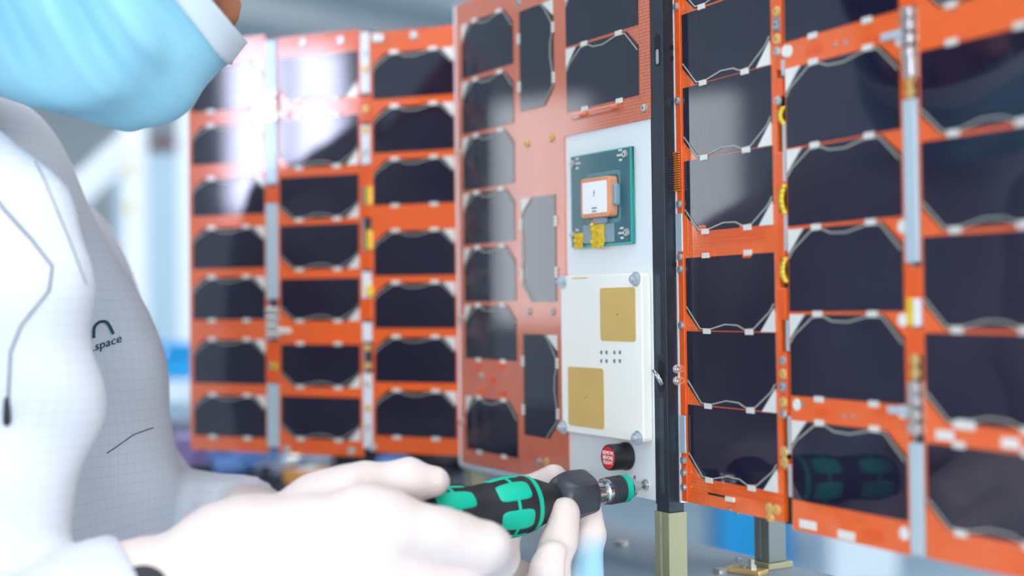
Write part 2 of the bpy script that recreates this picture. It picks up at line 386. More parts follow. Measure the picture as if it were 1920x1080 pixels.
# middle panel
c0, c1 = rs(1484, 585), rs(1698, 585)
R2 = wing_panel(rs(1481), rs(1704), rt(1488, 992), TOP, 'orange_board', RM, 'middle orange wing panel of the right wing')
for i, (a, b) in enumerate(((-118, 0), (128, 277), (281, 424), (431, 584), (590, 741), (788, 935))):
    t0, t1 = rt(1487, b), rt(1487, a)
    if i == 0: t0 = rt(1480, 78); t1 = t0+.0405
    add_cell(R2, RM, c0, c1, t0, t1, 180, far_tabs=(i in (0, 4)))
for px, py in ((1479, 95), (1489, 758), (1485, 95)): screw(R2, RM, rs(px+4), rt(px, py), .0008, 'pad', 'solder_pad')
for px, py in ((1570, 85), (1588, 80), (1584, 780), (1602, 781), (1507, 758)): screw(R2, RM, rs(px, py), rt(px, py), .0008, 'rivet', 'via')
for px, py in ((1690, 75), (1695, 772), (1695, 425), (1695, 600), (1698, 1000)): screw(R2, RM, rs(px, py), rt(px, py), .0008, 'pad', 'solder_pad')
for px, py in ((1518, 983), (1590, 1003), (1640, 1000), (1660, 770), (1637, 72), (1545, 770), (1530, 90)):
    plate('solder_pad', 'solder' if px in (1518, 1590) else 'orange_plain', R2, RM, rs(px-16, py), rs(px+16, py), rt(px, py)-.0025, rt(px, py)+.002, .0008, .0013, .0003)
# hinge between them
h0, h1 = rs(1457), rs(1484)
H1 = plate('hinge_strip', 'dark_green', sat, RM, h0+.001, h1-.001, rt(1480, 985), TOP, -.0045, -.0022)
H1['label'] = 'dark hinge strip with kapton tape and screws'
for a, b in ((-150, 130), (145, 180), (285, 355), (400, 485), (540, 600), (660, 780), (860, 880)):
    plate('hinge_leaf', 'orange_plain', H1, RM, rs(1464), rs(1477), rt(1472, b), rt(1472, a), -.0022, .0014, .0004)
for a, b in ((200, 232), (345, 402), (483, 530)):
    m = MB(); pts = []
    for k in range(7):
        u = k/6; pts.append((rs(1474-7*math.sin(u*math.pi)), rt(1474, a+(b-a)*u)))
    for (x0, y0), (x1, y1) in zip(pts, pts[1:]): m.prism([(x0, y0), (x0+.0035, y0), (x1+.0035, y1), (x1, y1)], .0002, .0018)
    m.build('kapton_tape', 'kapton', H1, RM, smooth=True)
for a, b in ((110, 140), (230, 340), (402, 470), (600, 658), (780, 850), (870, 930)):
    plate('hinge_edge', 'hinge_alu', H1, RM, rs(1477), rs(1481), rt(1479, b), rt(1479, a), -.002, .0016)
for py, k in ((20, 'gold'), (45, 'pan'), (72, 'gold'), (95, 'pan'), (188, 'pan'), (676, 'pan'), (701, 'gold'), (725, 'pan'), (754, 'gold'), (775, 'pan'), (846, 'gold'), (866, 'gold')):
    screw(H1, RM, rs(1470.5), rt(1470, py), .0014, k)
for py in (40, 48, 724): plate('connector', 'grey_box', H1, RM, rs(1464), rs(1476), rt(1470, py+8), rt(1470, py-8), .0004, .0024, .0003)
# outer panel
c0 = rs(1737, 600); c1 = c0+.0815
R3 = wing_panel(rs(1731), c1+.006, rt(1741, 1046), TOP, 'orange_board', RM, 'outermost orange wing panel, nearest the camera')
ys = ((95, 257), (266, 434), (444, 616), (624, 788), (830, 985))
add_cell(R3, RM, c0, c1, rt(1735, 22), rt(1735, 22)+.0405, 0)
for i, (a, b) in enumerate(ys): add_cell(R3, RM, c0, c1, rt(1738, b), rt(1738, a), 0, far_tabs=(i in (0, 4)), mirror=False)
for px, py in ((1775, 815), (1898, 830), (1815, 795)): plate('solder_pad', 'solder', R3, RM, rs(px-17, py), rs(px+17, py), rt(px, py)-.0025, rt(px, py)+.002, .0008, .0014, .0003)
h0, h1 = rs(1702), rs(1733)
H2 = plate('hinge_strip', 'dark_metal', sat, RM, h0+.0015, h1-.0015, rt(1728, 1043), TOP, -.005, -.0024)
H2['label'] = 'silver hinge strip between the outer wing panels'
for a, b in ((185, 492), (830, 1040)): plate('hinge_bar', 'hinge_alu', H2, RM, rs(1704), rs(1729), rt(1717, b), rt(1717, a), -.0024, .002, .0005)
for a, b in ((500, 560), (615, 665), (-100, 10)): plate('hinge_leaf', 'orange_plain', H2, RM, rs(1703), rs(1731), rt(1717, b), rt(1717, a), -.0024, .0012, .0004)
plate('kapton_tape', 'kapton', H2, RM, rs(1703), rs(1717), rt(1717, 612), rt(1717, 558), -.002, .0015, .0005)
plate('hinge_edge', 'white_edge', H2, RM, rs(1718), rs(1729), rt(1717, 612), rt(1717, 560), -.002, .002, .0005)
for cy in (60, 765):
    for dy in (-38, -14, 12, 38):
        plate('hinge_knuckle', 'silver', H2, RM, rs(1707), rs(1727), rt(1717, cy+dy+11), rt(1717, cy+dy-11), -.002, .0036, .0008)
    plate('hinge_arm', 'hinge_alu', H2, RM, rs(1668), rs(1707), rt(1690, cy+4)-.0018, rt(1690, cy+4)+.0018, .0012, .003, .0005)
for py, k in ((100, 'big'), (150, 'gold'), (172, 'gold'), (675, 'gold'), (700, 'gold')): screw(H2, RM, rs(1717), rt(1717, py), .001, k)
plate('hinge_knuckle', 'silver', H2, RM, rs(1708), rs(1727), rt(1717, 145), rt(1717, 90), -.002, .003, .0008)

# --- front face of the body
FM = FF.M
def fs(px, py=560, o=0.): return FF.S(px, py, o)
def ft(px, py, o=0.): return FF.T(px, py, o)
fl = fs(862, 565); fm = fs(1060, 300); fr_ = fs(1228, 300); ftop = .222; fbot = ft(865, 866); plate_top = ft(1060, 256); pb = ft(1235, 940)
board = MB().prism([(fl+.001, fbot), (fm, fbot), (fm, plate_top), (fs(1222, 200), plate_top), (fs(1222, 200), ftop), (fl+.001, ftop)], -.0018, .0008).build('solar_panel', 'copper_board', sat, FM)
board['label'] = 'copper coloured solar board on the body front'
c0, c1 = fs(874), fs(970)
for i, (a, b) in enumerate(((28, 132), (141, 240), (249, 350), (358, 455), (463, 565), (573, 674), (748, 849))):
    add_cell(board, FM, c0, c1, ft(922, b), ft(922, a), 180, far_tabs=(i in (5, 6)))
v0, v1 = fs(983), fs(1046)
for (a, b), rot in (((19, 208), 90), ((372, 566), -90), ((626, 815), 90)):
    add_cell(board, FM, v0, v1, ft(985, b), ft(985, a), rot, far_tabs=True, mirror=(rot == -90))
c0, c1 = fs(1065, 150), fs(1200, 120)
b0 = ft(1065, 210)
add_cell(board, FM, c0, c1, b0, b0+.0405, 180, far_tabs=True); add_cell(board, FM, c0, c1, b0+.0424, b0+.0829, 180)
plate('trace_ridge', 'copper_board', board, FM, fs(1075, 205), fs(1168, 195), b0-.0062, b0-.0022, .0008, .0016, .0003)
plate('component', 'orange_plain', board, FM, fs(1092, 205), fs(1105, 205), b0-.0055, b0-.0035, .0016, .003, .0003)
plate('component', 'orange_plain', board, FM, fs(1152, 200), fs(1165, 195), b0-.0055, b0-.0035, .0016, .003, .0003)
for px, py, k in ((991, 269, 'gold'), (1037, 259, 'gold'), (995, 584, 'pan'), (1039, 584, 'pan'), (1211, 203, 'pan'), (1014, 866, 'pan'), (1028, 866, 'gold'), (905, 704, 'pan'), (867, 597, 'pan'), (868, 792, 'pan'), (863, 288, 'pan'), (975, 5, 'pan')):
    screw(board, FM, fs(px, py), ft(px, py), .0008, k)
for px, py in ((900, 690), (940, 686), (925, 712), (905, 735), (945, 740)): plate('component', 'orange_plain', board, FM, fs(px, py)-.004, fs(px, py)+.004, ft(px, py)-.0022, ft(px, py)+.0022, .0008, .0022, .0005)
# body behind the boards
plate('body_shell', 'hinge_alu', sat, FM, fl+.002, fr_, pb+.001, ftop, -.100, -.0025)
fp = plate('face_plate', 'alu_plate', sat, FM, fm-.002, fr_, pb, plate_top+.006, -.0022, -.0002, .0002)
for px, py in ((1120, 940), (1190, 895), (1173, 893)): screw(fp, FM, fs(px, py), ft(px, py), -.0002, 'rivet')
plate('side_edge', 'white_edge', sat, FM, fl-.0015, fl+.001, fbot-.002, ftop, -.012, .0016, .0003)
plate('bottom_edge', 'hinge_alu', sat, FM, fl, fm+.001, fbot-.0035, fbot-.0003, -.012, .0012, .0003)
# black corner rail
r0, r1 = fs(1228), fs(1250.5); rb = ft(1256, 962)
rail = plate('corner_rail', 'rail_black', sat, FM, r0, r1, rb, ftop+.02, -.0105, .0008, .0005)
rail['label'] = 'black anodised corner rail'
plate('rail_groove', 'rail_dark', rail, FM, r0-.0012, r0, rb+.004, ftop, -.004, .0004)
def slot(px, py0, py1):
    s = fs(px, (py0+py1)/2); t0, t1 = ft(px, py1), ft(px, py0)
    MB().prism(capsule_slot(s-.0028, s+.0028, t0, t1), .0006, .00095).build('slot', 'rail_dark', rail, FM)
    return s, t0, t1
s, t0, t1 = slot(1235, 64, 124); MB().prism(capsule_slot(s-.0014, s+.0014, t0+.001, t1-.009), .0009, .0011).build('pin', 'steel', rail, FM)
s, t0, t1 = slot(1242, 676, 735)
MB().tube([(s-.0030, ft(1235, 692), .0042), (s+.0006, ft(1240, 722), .0006)], .0012, 10).build('pin', 'steel', rail, FM, smooth=True)
MB().tube([(s-.0016, ft(1235, 697), .0032), (s+.0020, ft(1240, 720), .0006)], .0009, 10).build('pin', 'steel', rail, FM, smooth=True)
plate('rail_inlay', 'dark_metal', rail, FM, fs(1232), fs(1241), ft(1236, 665), ft(1236, 515), .0008, .001)
plate('rail_inlay', 'dark_metal', rail, FM, fs(1236), fs(1244), ft(1240, 925), ft(1240, 745), .0008, .001)
SM = FM @ Matrix(((0, 0, 1, r1), (0, 1, 0, 0), (-1, 0, 0, 0), (0, 0, 0, 1)))      # rail's side face: local x = depth behind the face
for py, k in ((693, 'pan'), (715, 'pan'), (83, 'hole'), (103, 'hole'), (495, 'hole')):
    d = .0060
    if k == 'pan': screw(rail, SM, d, ft(1260, py), .0, 'pan')
    else: MB().lathe([(-.0005, .0016), (.0003, .0016)], 12).build('hole', 'rail_dark', rail, SM @ Matrix.Translation((d, ft(1260, py), 0)))
for i in range(15): plate('flex_rib', 'bench_dark', rail, SM, .0022, .0068, ft(1258, 294+4.4*i)-.0004, ft(1258, 294+4.4*i)+.0004, 0, .0008)

# --- teal antenna board with ceramic patch
o1 = .0026
a0, a1 = fs(1071, 380, o1), fs(1184, 360, o1); tb, tt = ft(1074, 465, o1), ft(1071, 296, o1)
tb2, tt2 = ft(1185, 456, o1), ft(1183, 272, o1); tb, tt = (tb+tb2)/2, (tt+tt2)/2
AB = plate('antenna_board', 'teal_board', sat, FM, a0, a1, tb, tt, .0004, o1); AB['label'] = 'teal circuit board carrying a square ceramic antenna'
EW = .0010
for q in ((a0, a1, tt-EW*.6, tt), (a0, a1, tb, tb+EW), (a1-EW, a1, tb+EW, tt-EW*.6)): plate('board_edge', 'teal_edge', AB, FM, *q, o1-.0018, o1+.00012)
def q1(px, py, o): return fs(px, py, o), ft(px, py, o)
ob = o1+.0065
x0, y0 = q1(1089, 411, ob); x1, y1 = q1(1141, 328, ob); y0 = (y0+ft(1141, 404, ob))/2; y1 = (y1+ft(1089, 337, ob))/2
for g in (.0012, .0024): 
    pl = rrect(x0-.001-g, x1+.001+g, y0-.001-g, y1+.001+g, .003, 4); pin = rrect(x0-.0004-g, x1+.0004+g, y0-.0004-g, y1+.0004+g, .0027, 4)
    m = MB(); n = len(pl); m.add([(*a, o1+.0001) for a in pl]+[(*a, o1+.0001) for a in pin], [(i, (i+1) % n, n+(i+1) % n, n+i) for i in range(n)]); m.build('trace', 'teal_trace', AB, FM)
MB().prism(rrect(x0, x1, y0, y1, .0026, 5), o1, ob).build('ceramic_block', 'ceramic', AB, FM, bevel=.0005)
g = .0026; MB().prism(rrect(x0+g, x1-g*.8, y0+g, y1-g, .001, 3), ob-.0002, ob+.0003).build('antenna_patch', 'patch_white', AB, FM)
px_, py_ = (x0+x1)/2, (y0+y1)/2
MB().prism([(px_-.001, py_+.0022), (px_+.001, py_+.0022), (px_, py_+.005)], ob+.0003, ob+.0004).build('printed_mark', 'grey_ink', AB, FM)
MB().lathe([(0, .0006), (.0002, .0006)], 10).build('feed_pin', 'grey_ink', AB, FM @ Matrix.Translation((px_, py_+.0012, ob+.0003)))
for k, l in enumerate((.006, .005)): plate('printed_mark', 'grey_ink', AB, FM, px_-l/2, px_+l/2, py_-.0072-.002*k, py_-.0062-.002*k, ob+.0003, ob+.0004)
MB().prism(rrect(x1-.0008, x1+.0035, py_-.0062, py_+.0075, .002, 4), o1, o1+.0042).build('epoxy_blob', 'grey_epoxy', AB, FM, bevel=.0012, seg=3)
MB().prism(rrect(px_-.008, px_+.006, y0-.0042, y0+.0005, .002, 4), o1, o1+.0028).build('epoxy_blob', 'grey_epoxy', AB, FM, bevel=.001, seg=3)
plate('tape_strip', 'grey_epoxy', AB, FM, fs(1095, 440, o1), fs(1152, 430, o1), tb+.002, tb+.0135, o1, o1+.0006)
def crumple(name, s0, s1, t0, t1, n, amp, par):
    nx, ny = 9, 13; v = []; f = []
    for j in range(ny):
        for i in range(nx): v.append((s0+(s1-s0)*i/(nx-1), t0+(t1-t0)*j/(ny-1), n+amp*abs(random.gauss(0, .8))+.0003))
    for j in range(ny-1):
        for i in range(nx-1): k = j*nx+i; f.append((k, k+1, k+nx+1, k+nx))
    o = MB().add(v, f).build(name, 'kapton', par, FM); s_ = o.modifiers.new('thick', 'SOLIDIFY'); s_.thickness = .0003; return o
crumple('kapton_tape', fs(1112, 440, o1), fs(1136, 440, o1), tb-.0015, tb+.0165, o1+.0004, .0013, AB)
crumple('kapton_tape', fs(1079, 440, o1), fs(1096, 440, o1), tb-.001, tb+.009, o1+.0004, .0008, AB)
for px, py in ((1173, 289), (1074, 308), (1176, 436), (1074, 441)):
    sx, ty = q1(px, py, o1); screw(AB, FM, sx, ty, o1, 'pan')
    sg = 1 if px < 1100 else -1
    for (dx, dy) in ((.0045, .003), (.0065, .003), (.0045, .0), (.0065, 0), (.0085, .0), (.0045, -.003), (.0062, -.003)):
        plate('solder_dot', 'solder', AB, FM, sx+sg*dx-.0006, sx+sg*dx+.0006, ty+dy-.0006, ty+dy+.0006, o1, o1+.0003)

# --- white antenna cover with two gold patches
oc = .0068
x0, y1 = q1(1050, 519, oc); x1, y0 = q1(1207, 833, oc); y1 = (y1+ft(1207, 510, oc))/2; y0 = (y0+ft(1052, 806, oc))/2
AC = MB().prism(rrect(x0, x1, y0, y1, .003, 5), 0, oc).build('antenna_cover', 'antenna_white', sat, FM, bevel=.0009, seg=3)
AC['label'] = 'white rectangular antenna cover with two gold patches'
for (pa, pb_, pc, pd) in ((1126, 539, 1192, 640), (1064, 689, 1131, 801)):
    m0, m1 = q1((pa+pc)/2, pd, oc), q1((pa+pc)/2, pb_, oc)
    g = MB().prism(rrect(fs(pa, 600, oc), fs(pc, 600, oc), m0[1], m1[1], .0022, 4), oc-.0002, oc+.0003).build('gold_patch', 'brass_patch', AC, FM)
    MB().lathe([(0, .0005), (.0002, .0005)], 10).build('feed_hole', 'ink', AC, FM @ Matrix.Translation(((fs(pa, 600, oc)+fs(pc, 600, oc))/2, (m0[1]+m1[1])/2, oc+.0003)))
for zy in (470, 503):
    for zx in (586, 606, 636, 657): sx, ty = q1(840+zx/2.037, 430+zy/2.037, oc); screw(AC, FM, sx, ty, oc-.0001, 'rivet', 'rivet')
def hexnut():
    m = MB(); hx = [(.0032*math.cos(math.radians(60*i)), .0032*math.sin(math.radians(60*i))) for i in range(6)]
    m.lathe([(0, .0046), (.0007, .0046)], 20).prism(hx, .0007, .0030).lathe([(.003, .0017), (.0044, .0017), (.0047, .0012)], 12); return m.mesh('lock_nut')
nutm = hexnut(); nutm.materials.append(MAT['nut_zinc'])
for zx, zy in ((440, 200), (719, 190), (442, 755), (727, 797)):
    sx, ty = q1(840+zx/2.037, 430+zy/2.037, oc); obj('lock_nut', nutm, None, AC, FM @ Matrix.Translation((sx, ty, oc)))
plate('printed_mark', 'brass_patch', AC, FM, fs(1072, 517, oc), fs(1102, 517, oc), y1-.0022, y1-.0014, oc, oc+.0001)

# --- remove-before-flight plug
of_ = .0140; cx, cy = q1(1140, 858, of_)
PM = FM @ Matrix.Translation((cx, cy, 0))
pr = .0082
PL = MB().lathe([(-.0002, pr*.9), (0, pr*1.05), (.0022, pr*1.05), (.0026, pr*.98), (of_-.0012, pr*.98), (of_, pr*.93), (of_, pr*.86), (of_-.0005, pr*.84)], 40).build('removal_plug', 'pebble_black', sat, PM, smooth=True, auto=35)
PL['label'] = 'black round plug with a red printed disc'
MB().lathe([(of_-.0006, pr*.84), (of_-.0001, pr*.84)], 40).build('red_disc', 'red_disc', PL, PM)
tx = text_mesh('REMOVE\nBEFORE\nFLIGHT', .0032, .00008, spacing=.92); obj('lettering', tx, 'lettering_white', PL, PM @ Matrix.Translation((0, -.0002, of_)))

# --- left wing
LM = FW.M
def ws(px, py=600): return FW.S(px, py)
def wt(px, py): return FW.T(px, py)
W3 = wing_panel(ws(699), ws(860), wt(780, 851), wt(780, 54), 'orange_board', LM, 'orange wing panel of the left wing beside the body')
for i, (a, b) in enumerate(((95, 181), (197, 283), (297, 382), (432, 516), (530, 615), (632, 717), (733, 819))):
    add_cell(W3, LM, ws(704), ws(856), wt(780, b), wt(780, a), 180, far_tabs=(i in (2, 6)), mirror=True)
VM = FV.M
def vs_(px, py=600): return FV.S(px, py)
def vt(px, py): return FV.T(px, py)
W2 = wing_panel(vs_(522), vs_(680), vt(600, 853), vt(600, 63), 'orange_board', VM, 'middle orange wing panel of the left wing')
for i, (a, b) in enumerate(((103, 186), (220, 312), (330, 410), (421, 504), (522, 601), (646, 725), (744, 823))):
    add_cell(W2, VM, vs_(528), vs_(676), vt(600, b), vt(600, a), 0, far_tabs=(i in (1, 5)))
W1 = wing_panel(vs_(357), vs_(502), vt(430, 846), vt(430, 73), 'orange_board', VM, 'outermost orange wing panel of the left wing')
for i, (a, b) in enumerate(((118, 205), (234, 306), (334, 403), (427, 503), (520, 599), (637, 719), (741, 818))):
    add_cell(W1, VM, vs_(364), vs_(499), vt(430, b), vt(430, a), 180, far_tabs=(i in (0, 4, 6)), mirror=True)
HW = plate('hinge_strip', 'dark_metal', sat, VM, vs_(503), vs_(521), vt(512, 846), vt(512, 72), -.004, -.002)
for a, b in ((76, 175), (215, 345), (382, 560), (720, 838)): plate('hinge_bar', 'hinge_alu', HW, VM, vs_(502), vs_(524), vt(512, b), vt(512, a), -.002, .002, .0005)
for a, b in ((350, 380), (640, 680), (694, 718)): plate('hinge_leaf', 'orange_plain', HW, VM, vs_(503), vs_(524), vt(512, b), vt(512, a), -.002, .0014, .0004)
for c in (200, 605):
    for dy in (-22, -7, 8, 23): plate('hinge_knuckle', 'silver', HW, VM, vs_(503), vs_(526), vt(512, c+dy+6), vt(512, c+dy-6), -.002, .004, .0008)
    plate('hinge_arm', 'solder', HW, VM, vs_(524), vs_(548), vt(530, c+20), vt(530, c+10), .001, .003, .0005)
plate('kapton_tape', 'kapton', HW, VM, vs_(511), vs_(522), vt(512, 692), vt(512, 680), -.002, .002)
HX = plate('hinge_strip', 'dark_metal', sat, LM, ws(681), ws(698), wt(690, 850), wt(690, 56), -.004, -.002)
for a, b in ((180, 230), (310, 350), (384, 408), (470, 505), (560, 600)): plate('hinge_leaf', 'orange_plain', HX, LM, ws(679), ws(699), wt(690, b), wt(690, a), -.002, .0014, .0004)
for a, b in ((60, 175), (235, 308), (510, 558), (605, 640), (700, 840)): plate('hinge_bar', 'white_edge', HX, LM, ws(681), ws(698), wt(690, b), wt(690, a), -.002, .0016, .0004)
for a, b in ((350, 384), (432, 468), (535, 556)): plate('kapton_tape', 'kapton', HX, LM, ws(690), ws(701), wt(690, b), wt(690, a), -.001, .0026, .0004)
for py, k in ((130, 'gold'), (205, 'gold'), (245, 'gold'), (652, 'gold'), (686, 'gold'), (765, 'gold'), (100, 'pan'), (285, 'pan'), (720, 'pan'), (800, 'pan')): screw(HX, LM, ws(691), wt(691, py), .0016, k)
for px, py in ((777, 67), (705, 72), (715, 72), (570, 80), (640, 76), (660, 845), (700, 838), (540, 843)): screw(*((W3, LM, ws(px, py), wt(px, py)) if px > 690 else (W2, VM, vs_(px, py), vt(px, py))), .0008, 'big')

# ------------------------------------------------------------------ posts and table
def post(name, px, hw, hd, top, label, m, px_off=(0, 0), cap=False, FMx=FM, s=None, n=None):
    base = FF.pt(s, 0, n); base.z = ZT
    t = empty('support_post', base, label, 'post', 'square posts under the satellite')
    M = Matrix(((FF.s.x, FF.n.x, 0, base.x), (FF.s.y, FF.n.y, 0, base.y), (0, 0, 1, base.z), (0, 0, 0, 1)))
    h = top-ZT; g = .0014
    MB().prism([(-hw, -hd), (hw, -hd), (hw, hd), (g, hd), (g, hd-.0012), (-g, hd-.0012), (-g, hd), (-hw, hd)], .004, h).build('shaft', m, t, M, bevel=.0004)
    MB().box(-hw-.003, hw+.003, -hd-.003, hd+.003, 0, .004).build('foot', 'post_beige', t, M, bevel=.0005)
zr = FF.pt(0, rb, 0).z
post('p', 0, (r1-r0)/2+.0012, .0066, zr, 'beige square post under the black corner rail', 'post_beige', s=(r0+r1)/2, n=-.0049)
zl = FF.pt(0, fbot-.0035, 0).z
post('p', 0, .006, .006, zl, 'beige square post under the far left edge of the body', 'post_beige', s=fl+.008, n=-.007)
bb = FF.pt(0, pb+.001, 0).z
post('p', 0, .007, .007, bb, 'grey-green square post seen under the right wing', 'post_grey', s=fr_-.008, n=-.091)
post('p', 0, .006, .006, bb, 'square post hidden behind the gloved hands', 'post_grey', s=fl+.008, n=-.091)
tbl = empty('work_table', FF.pt(-.1, 0, .06).xy.to_3d(), 'narrow grey work bench carrying the satellite on its posts', 'table')
TMx = Matrix(((FF.s.x, FF.n.x, 0, FF.O.x), (FF.s.y, FF.n.y, 0, FF.O.y), (0, 0, 1, 0), (0, 0, 0, 1)))
MB().box(-.30, .42, -.106, .045, ZT-.025, ZT).build('tabletop', 'table_grey', tbl, TMx, bevel=.002)
for sx in (-.28, .40):
    for ny in (-.084, .024): MB().box(sx-.02, sx+.02, ny-.018, ny+.018, 0, ZT-.025).build('leg', 'dark_metal', tbl, TMx, bevel=.002)
MB().box(-.26, .38, -.076, -.06, ZT-.09, ZT-.025).build('apron', 'dark_metal', tbl, TMx); MB().box(-.26, .38, .006, .022, ZT-.09, ZT-.025).build('apron', 'dark_metal', tbl, TMx)
def on_table(px, py, zt=ZT): 
    d = ray(px, py); k = (zt-CAM.z)/d.z; return CAM+d*k
cl = empty('bench_clamp', on_table(1398, 1074), 'small brass and steel clamp on the grey table by the posts', 'clamp')
CM = Matrix.Translation(on_table(1398, 1074)) @ Matrix.Rotation(math.radians(-40), 4, 'Z')
MB().box(-.013, .013, -.006, .006, 0, .003).build('clamp_base', 'gold_screw', cl, CM, bevel=.0008)
for dx in (-.005, .004): MB().lathe([(.003, .0036), (.0055, .0036), (.0055, .0024), (.0085, .0024), (.009, .0018)], 6).build('bolt', 'silver', cl, CM @ Matrix.Translation((dx, 0, 0)))
for px, lb in ((1352, 'shiny bolt head set in the grey table near the clamp'), (1166, 'pale bolt head set in the grey table by the fingers')):
    b = MB().lathe([(0, .0045), (.0022, .0045), (.0028, .0038)], 16).build('table_bolt', 'silver', None, Matrix.Translation(on_table(px, 1074 if px > 1300 else 1022))); tag(b, lb, 'bolt', 'bolts in the table')
#@@TOOL
# ------------------------------------------------------------------ screwdriver
TIP = FF.pt(*FF.uv(1211, 909), 0)
H960 = P(958, 950, .769)
AX = (H960-TIP).normalized()
def axis_frame(o, d):
    a = d; b = Vector((0, 0, 1)); b = (b-a*b.dot(a)).normalized(); c = a.cross(b)
    return Matrix(((a.x, b.x, c.x, o.x), (a.y, b.y, c.y, o.y), (a.z, b.z, c.z, o.z), (0, 0, 0, 1)))
DM = axis_frame(TIP+AX*.0012, AX)                      # local x runs from the tip to the handle's end
drv = empty('screwdriver', TIP+AX*.09, 'black and green screwdriver held between two gloved hands', 'screwdriver')
DM_ = DM
PROF = [(.0560, .0082), (.0610, .0086), (.0650, .0090), (.0700, .0104), (.0760, .0130), (.0820, .0152), (.0880, .0165), (.0960, .0170), (.1040, .0164), (.1110, .0153), (.1180, .0148), (.1260, .0153), (.1340, .0163), (.1420, .0167), (.1490, .0160), (.1540, .0140), (.1560, .0105)]
MB().lathe(PROF, 40, 'x').build('handle', 'handle_black', drv, DM_, smooth=True)
def prad(x):
    xs = [p[0] for p in PROF]; return float(np.interp(x, xs, [p[1] for p in PROF]))
def handle_patch(x0, x1, a0, a1, lift=.0005, rounded=True):
    n = 14; v = []; f = []
    for j in range(n+1):
        for i in range(n+1):
            u, w_ = 2*i/n-1, 2*j/n-1
            if rounded:                                  # squircle outline
                uu = u*math.sqrt(1-.42*w_*w_*u*u) if True else u
                ww = w_*math.sqrt(1-.42*u*u*w_*w_)
                e = max(abs(u), abs(w_)); k = (abs(u)**5+abs(w_)**5)**(1/5) if e > 0 else 1
                uu, ww = (u*e/k, w_*e/k) if k > 0 else (u, w_)
            else: uu, ww = u, w_; e = max(abs(u), abs(w_))
            x = (x0+x1)/2+uu*(x1-x0)/2; a = math.radians((a0+a1)/2+ww*(a1-a0)/2)
            r = prad(x)+(lift if max(abs(u), abs(w_)) < .99 else -.0004)
            v.append((x, r*math.cos(a), r*math.sin(a)))
    for j in range(n):
        for i in range(n): k = j*(n+1)+i; f.append((k, k+1, k+n+2, k+n+1))
    return MB().add(v, f).build('grip_pad', 'handle_green', drv, DM_, smooth=True)
for k in range(6):
    a = 12+60*k; handle_patch(.0885, .1105, a-22, a+22); handle_patch(.1235, .1490, a-22, a+22)
def ring(x0, x1, lift, m, name, n=40, prof=None):
    xs = [x0+(x1-x0)*i/6 for i in range(7)]
    MB().lathe([(xs[0], prad(xs[0])-.0004)]+[(x, prad(x)+lift) for x in xs]+[(xs[-1], prad(xs[-1])-.0004)], n, 'x').build(name, m, drv, DM_, smooth=True, auto=60)
ring(.0825, .0855, .0005, 'handle_green', 'green_ring'); ring(.0982, .1000, .0003, 'handle_green', 'green_ring'); ring(.1352, .1372, .0003, 'handle_green', 'green_ring')
# black hexagonal collar
m = MB(); n = 48; v = []; f = []
cp = [(.0345, .0085, 0), (.0350, .0120, .2), (.0368, .0142, .8), (.0400, .0152, 1), (.0495, .0155, 1), (.0530, .0148, .5), (.0565, .0128, .1), (.0590, .0106, 0), (.0600, .0084, 0)]
for x, r, hexy in [(x+.0055, r, q) for x, r, q in cp]:
    for i in range(n):
        a = 2*math.pi*i/n; q = (a % (math.pi/3))-math.pi/6; rh = r*(1-hexy*(1-min(1, .88/math.cos(q)))); v.append((x, rh*math.cos(a), rh*math.sin(a)))
for j in range(len(cp)-1):
    for i in range(n): f.append((j*n+i, j*n+(i+1) % n, (j+1)*n+(i+1) % n, (j+1)*n+i))
f += [tuple(range(n))[::-1], tuple(range((len(cp)-1)*n, len(cp)*n))]
m.add(v, f).build('hex_collar', 'nut_black', drv, DM_, smooth=True, auto=32)
MB().lathe([(.0300, .0054), (.0320, .0062), (.0420, .0062)], 24, 'x').build('shaft', 'steel', drv, DM_, smooth=True, auto=40)
CH = MB().lathe([(.0085, .0036), (.0092, .0058), (.0120, .0070), (.0134, .0075), (.0270, .0075), (.0300, .0078), (.0310, .0070), (.0312, .0052)], 36, 'x').build('chuck', 'steel', drv, DM_, smooth=True, auto=40)
MB().lathe([(.0136, .0074), (.0138, .0082), (.0172, .0082), (.0174, .0074)], 36, 'x').build('green_ring', 'handle_green', CH, DM_, smooth=True, auto=40)
pf = [(.0178, .0074)]
for k in range(4):
    x = .0180+k*.0024; pf += [(x, .0082), (x+.0016, .0082), (x+.0018, .0077), (x+.0022, .0077)]
MB().lathe(pf+[(.0278, .0074)], 36, 'x').build('grip_sleeve', 'nut_black', CH, DM_, smooth=True, auto=30)
MB().lathe([(-.0012, .0008), (.0, .0017), (.0030, .0019), (.0040, .0026), (.0090, .0030)], 12, 'x').build('bit', 'steel', drv, DM_, smooth=True, auto=40)
ws_ = obj('screw', screw_mesh('big'), None, fp, FM @ Matrix.Translation((*FF.uv(1211, 909), -.0002)))
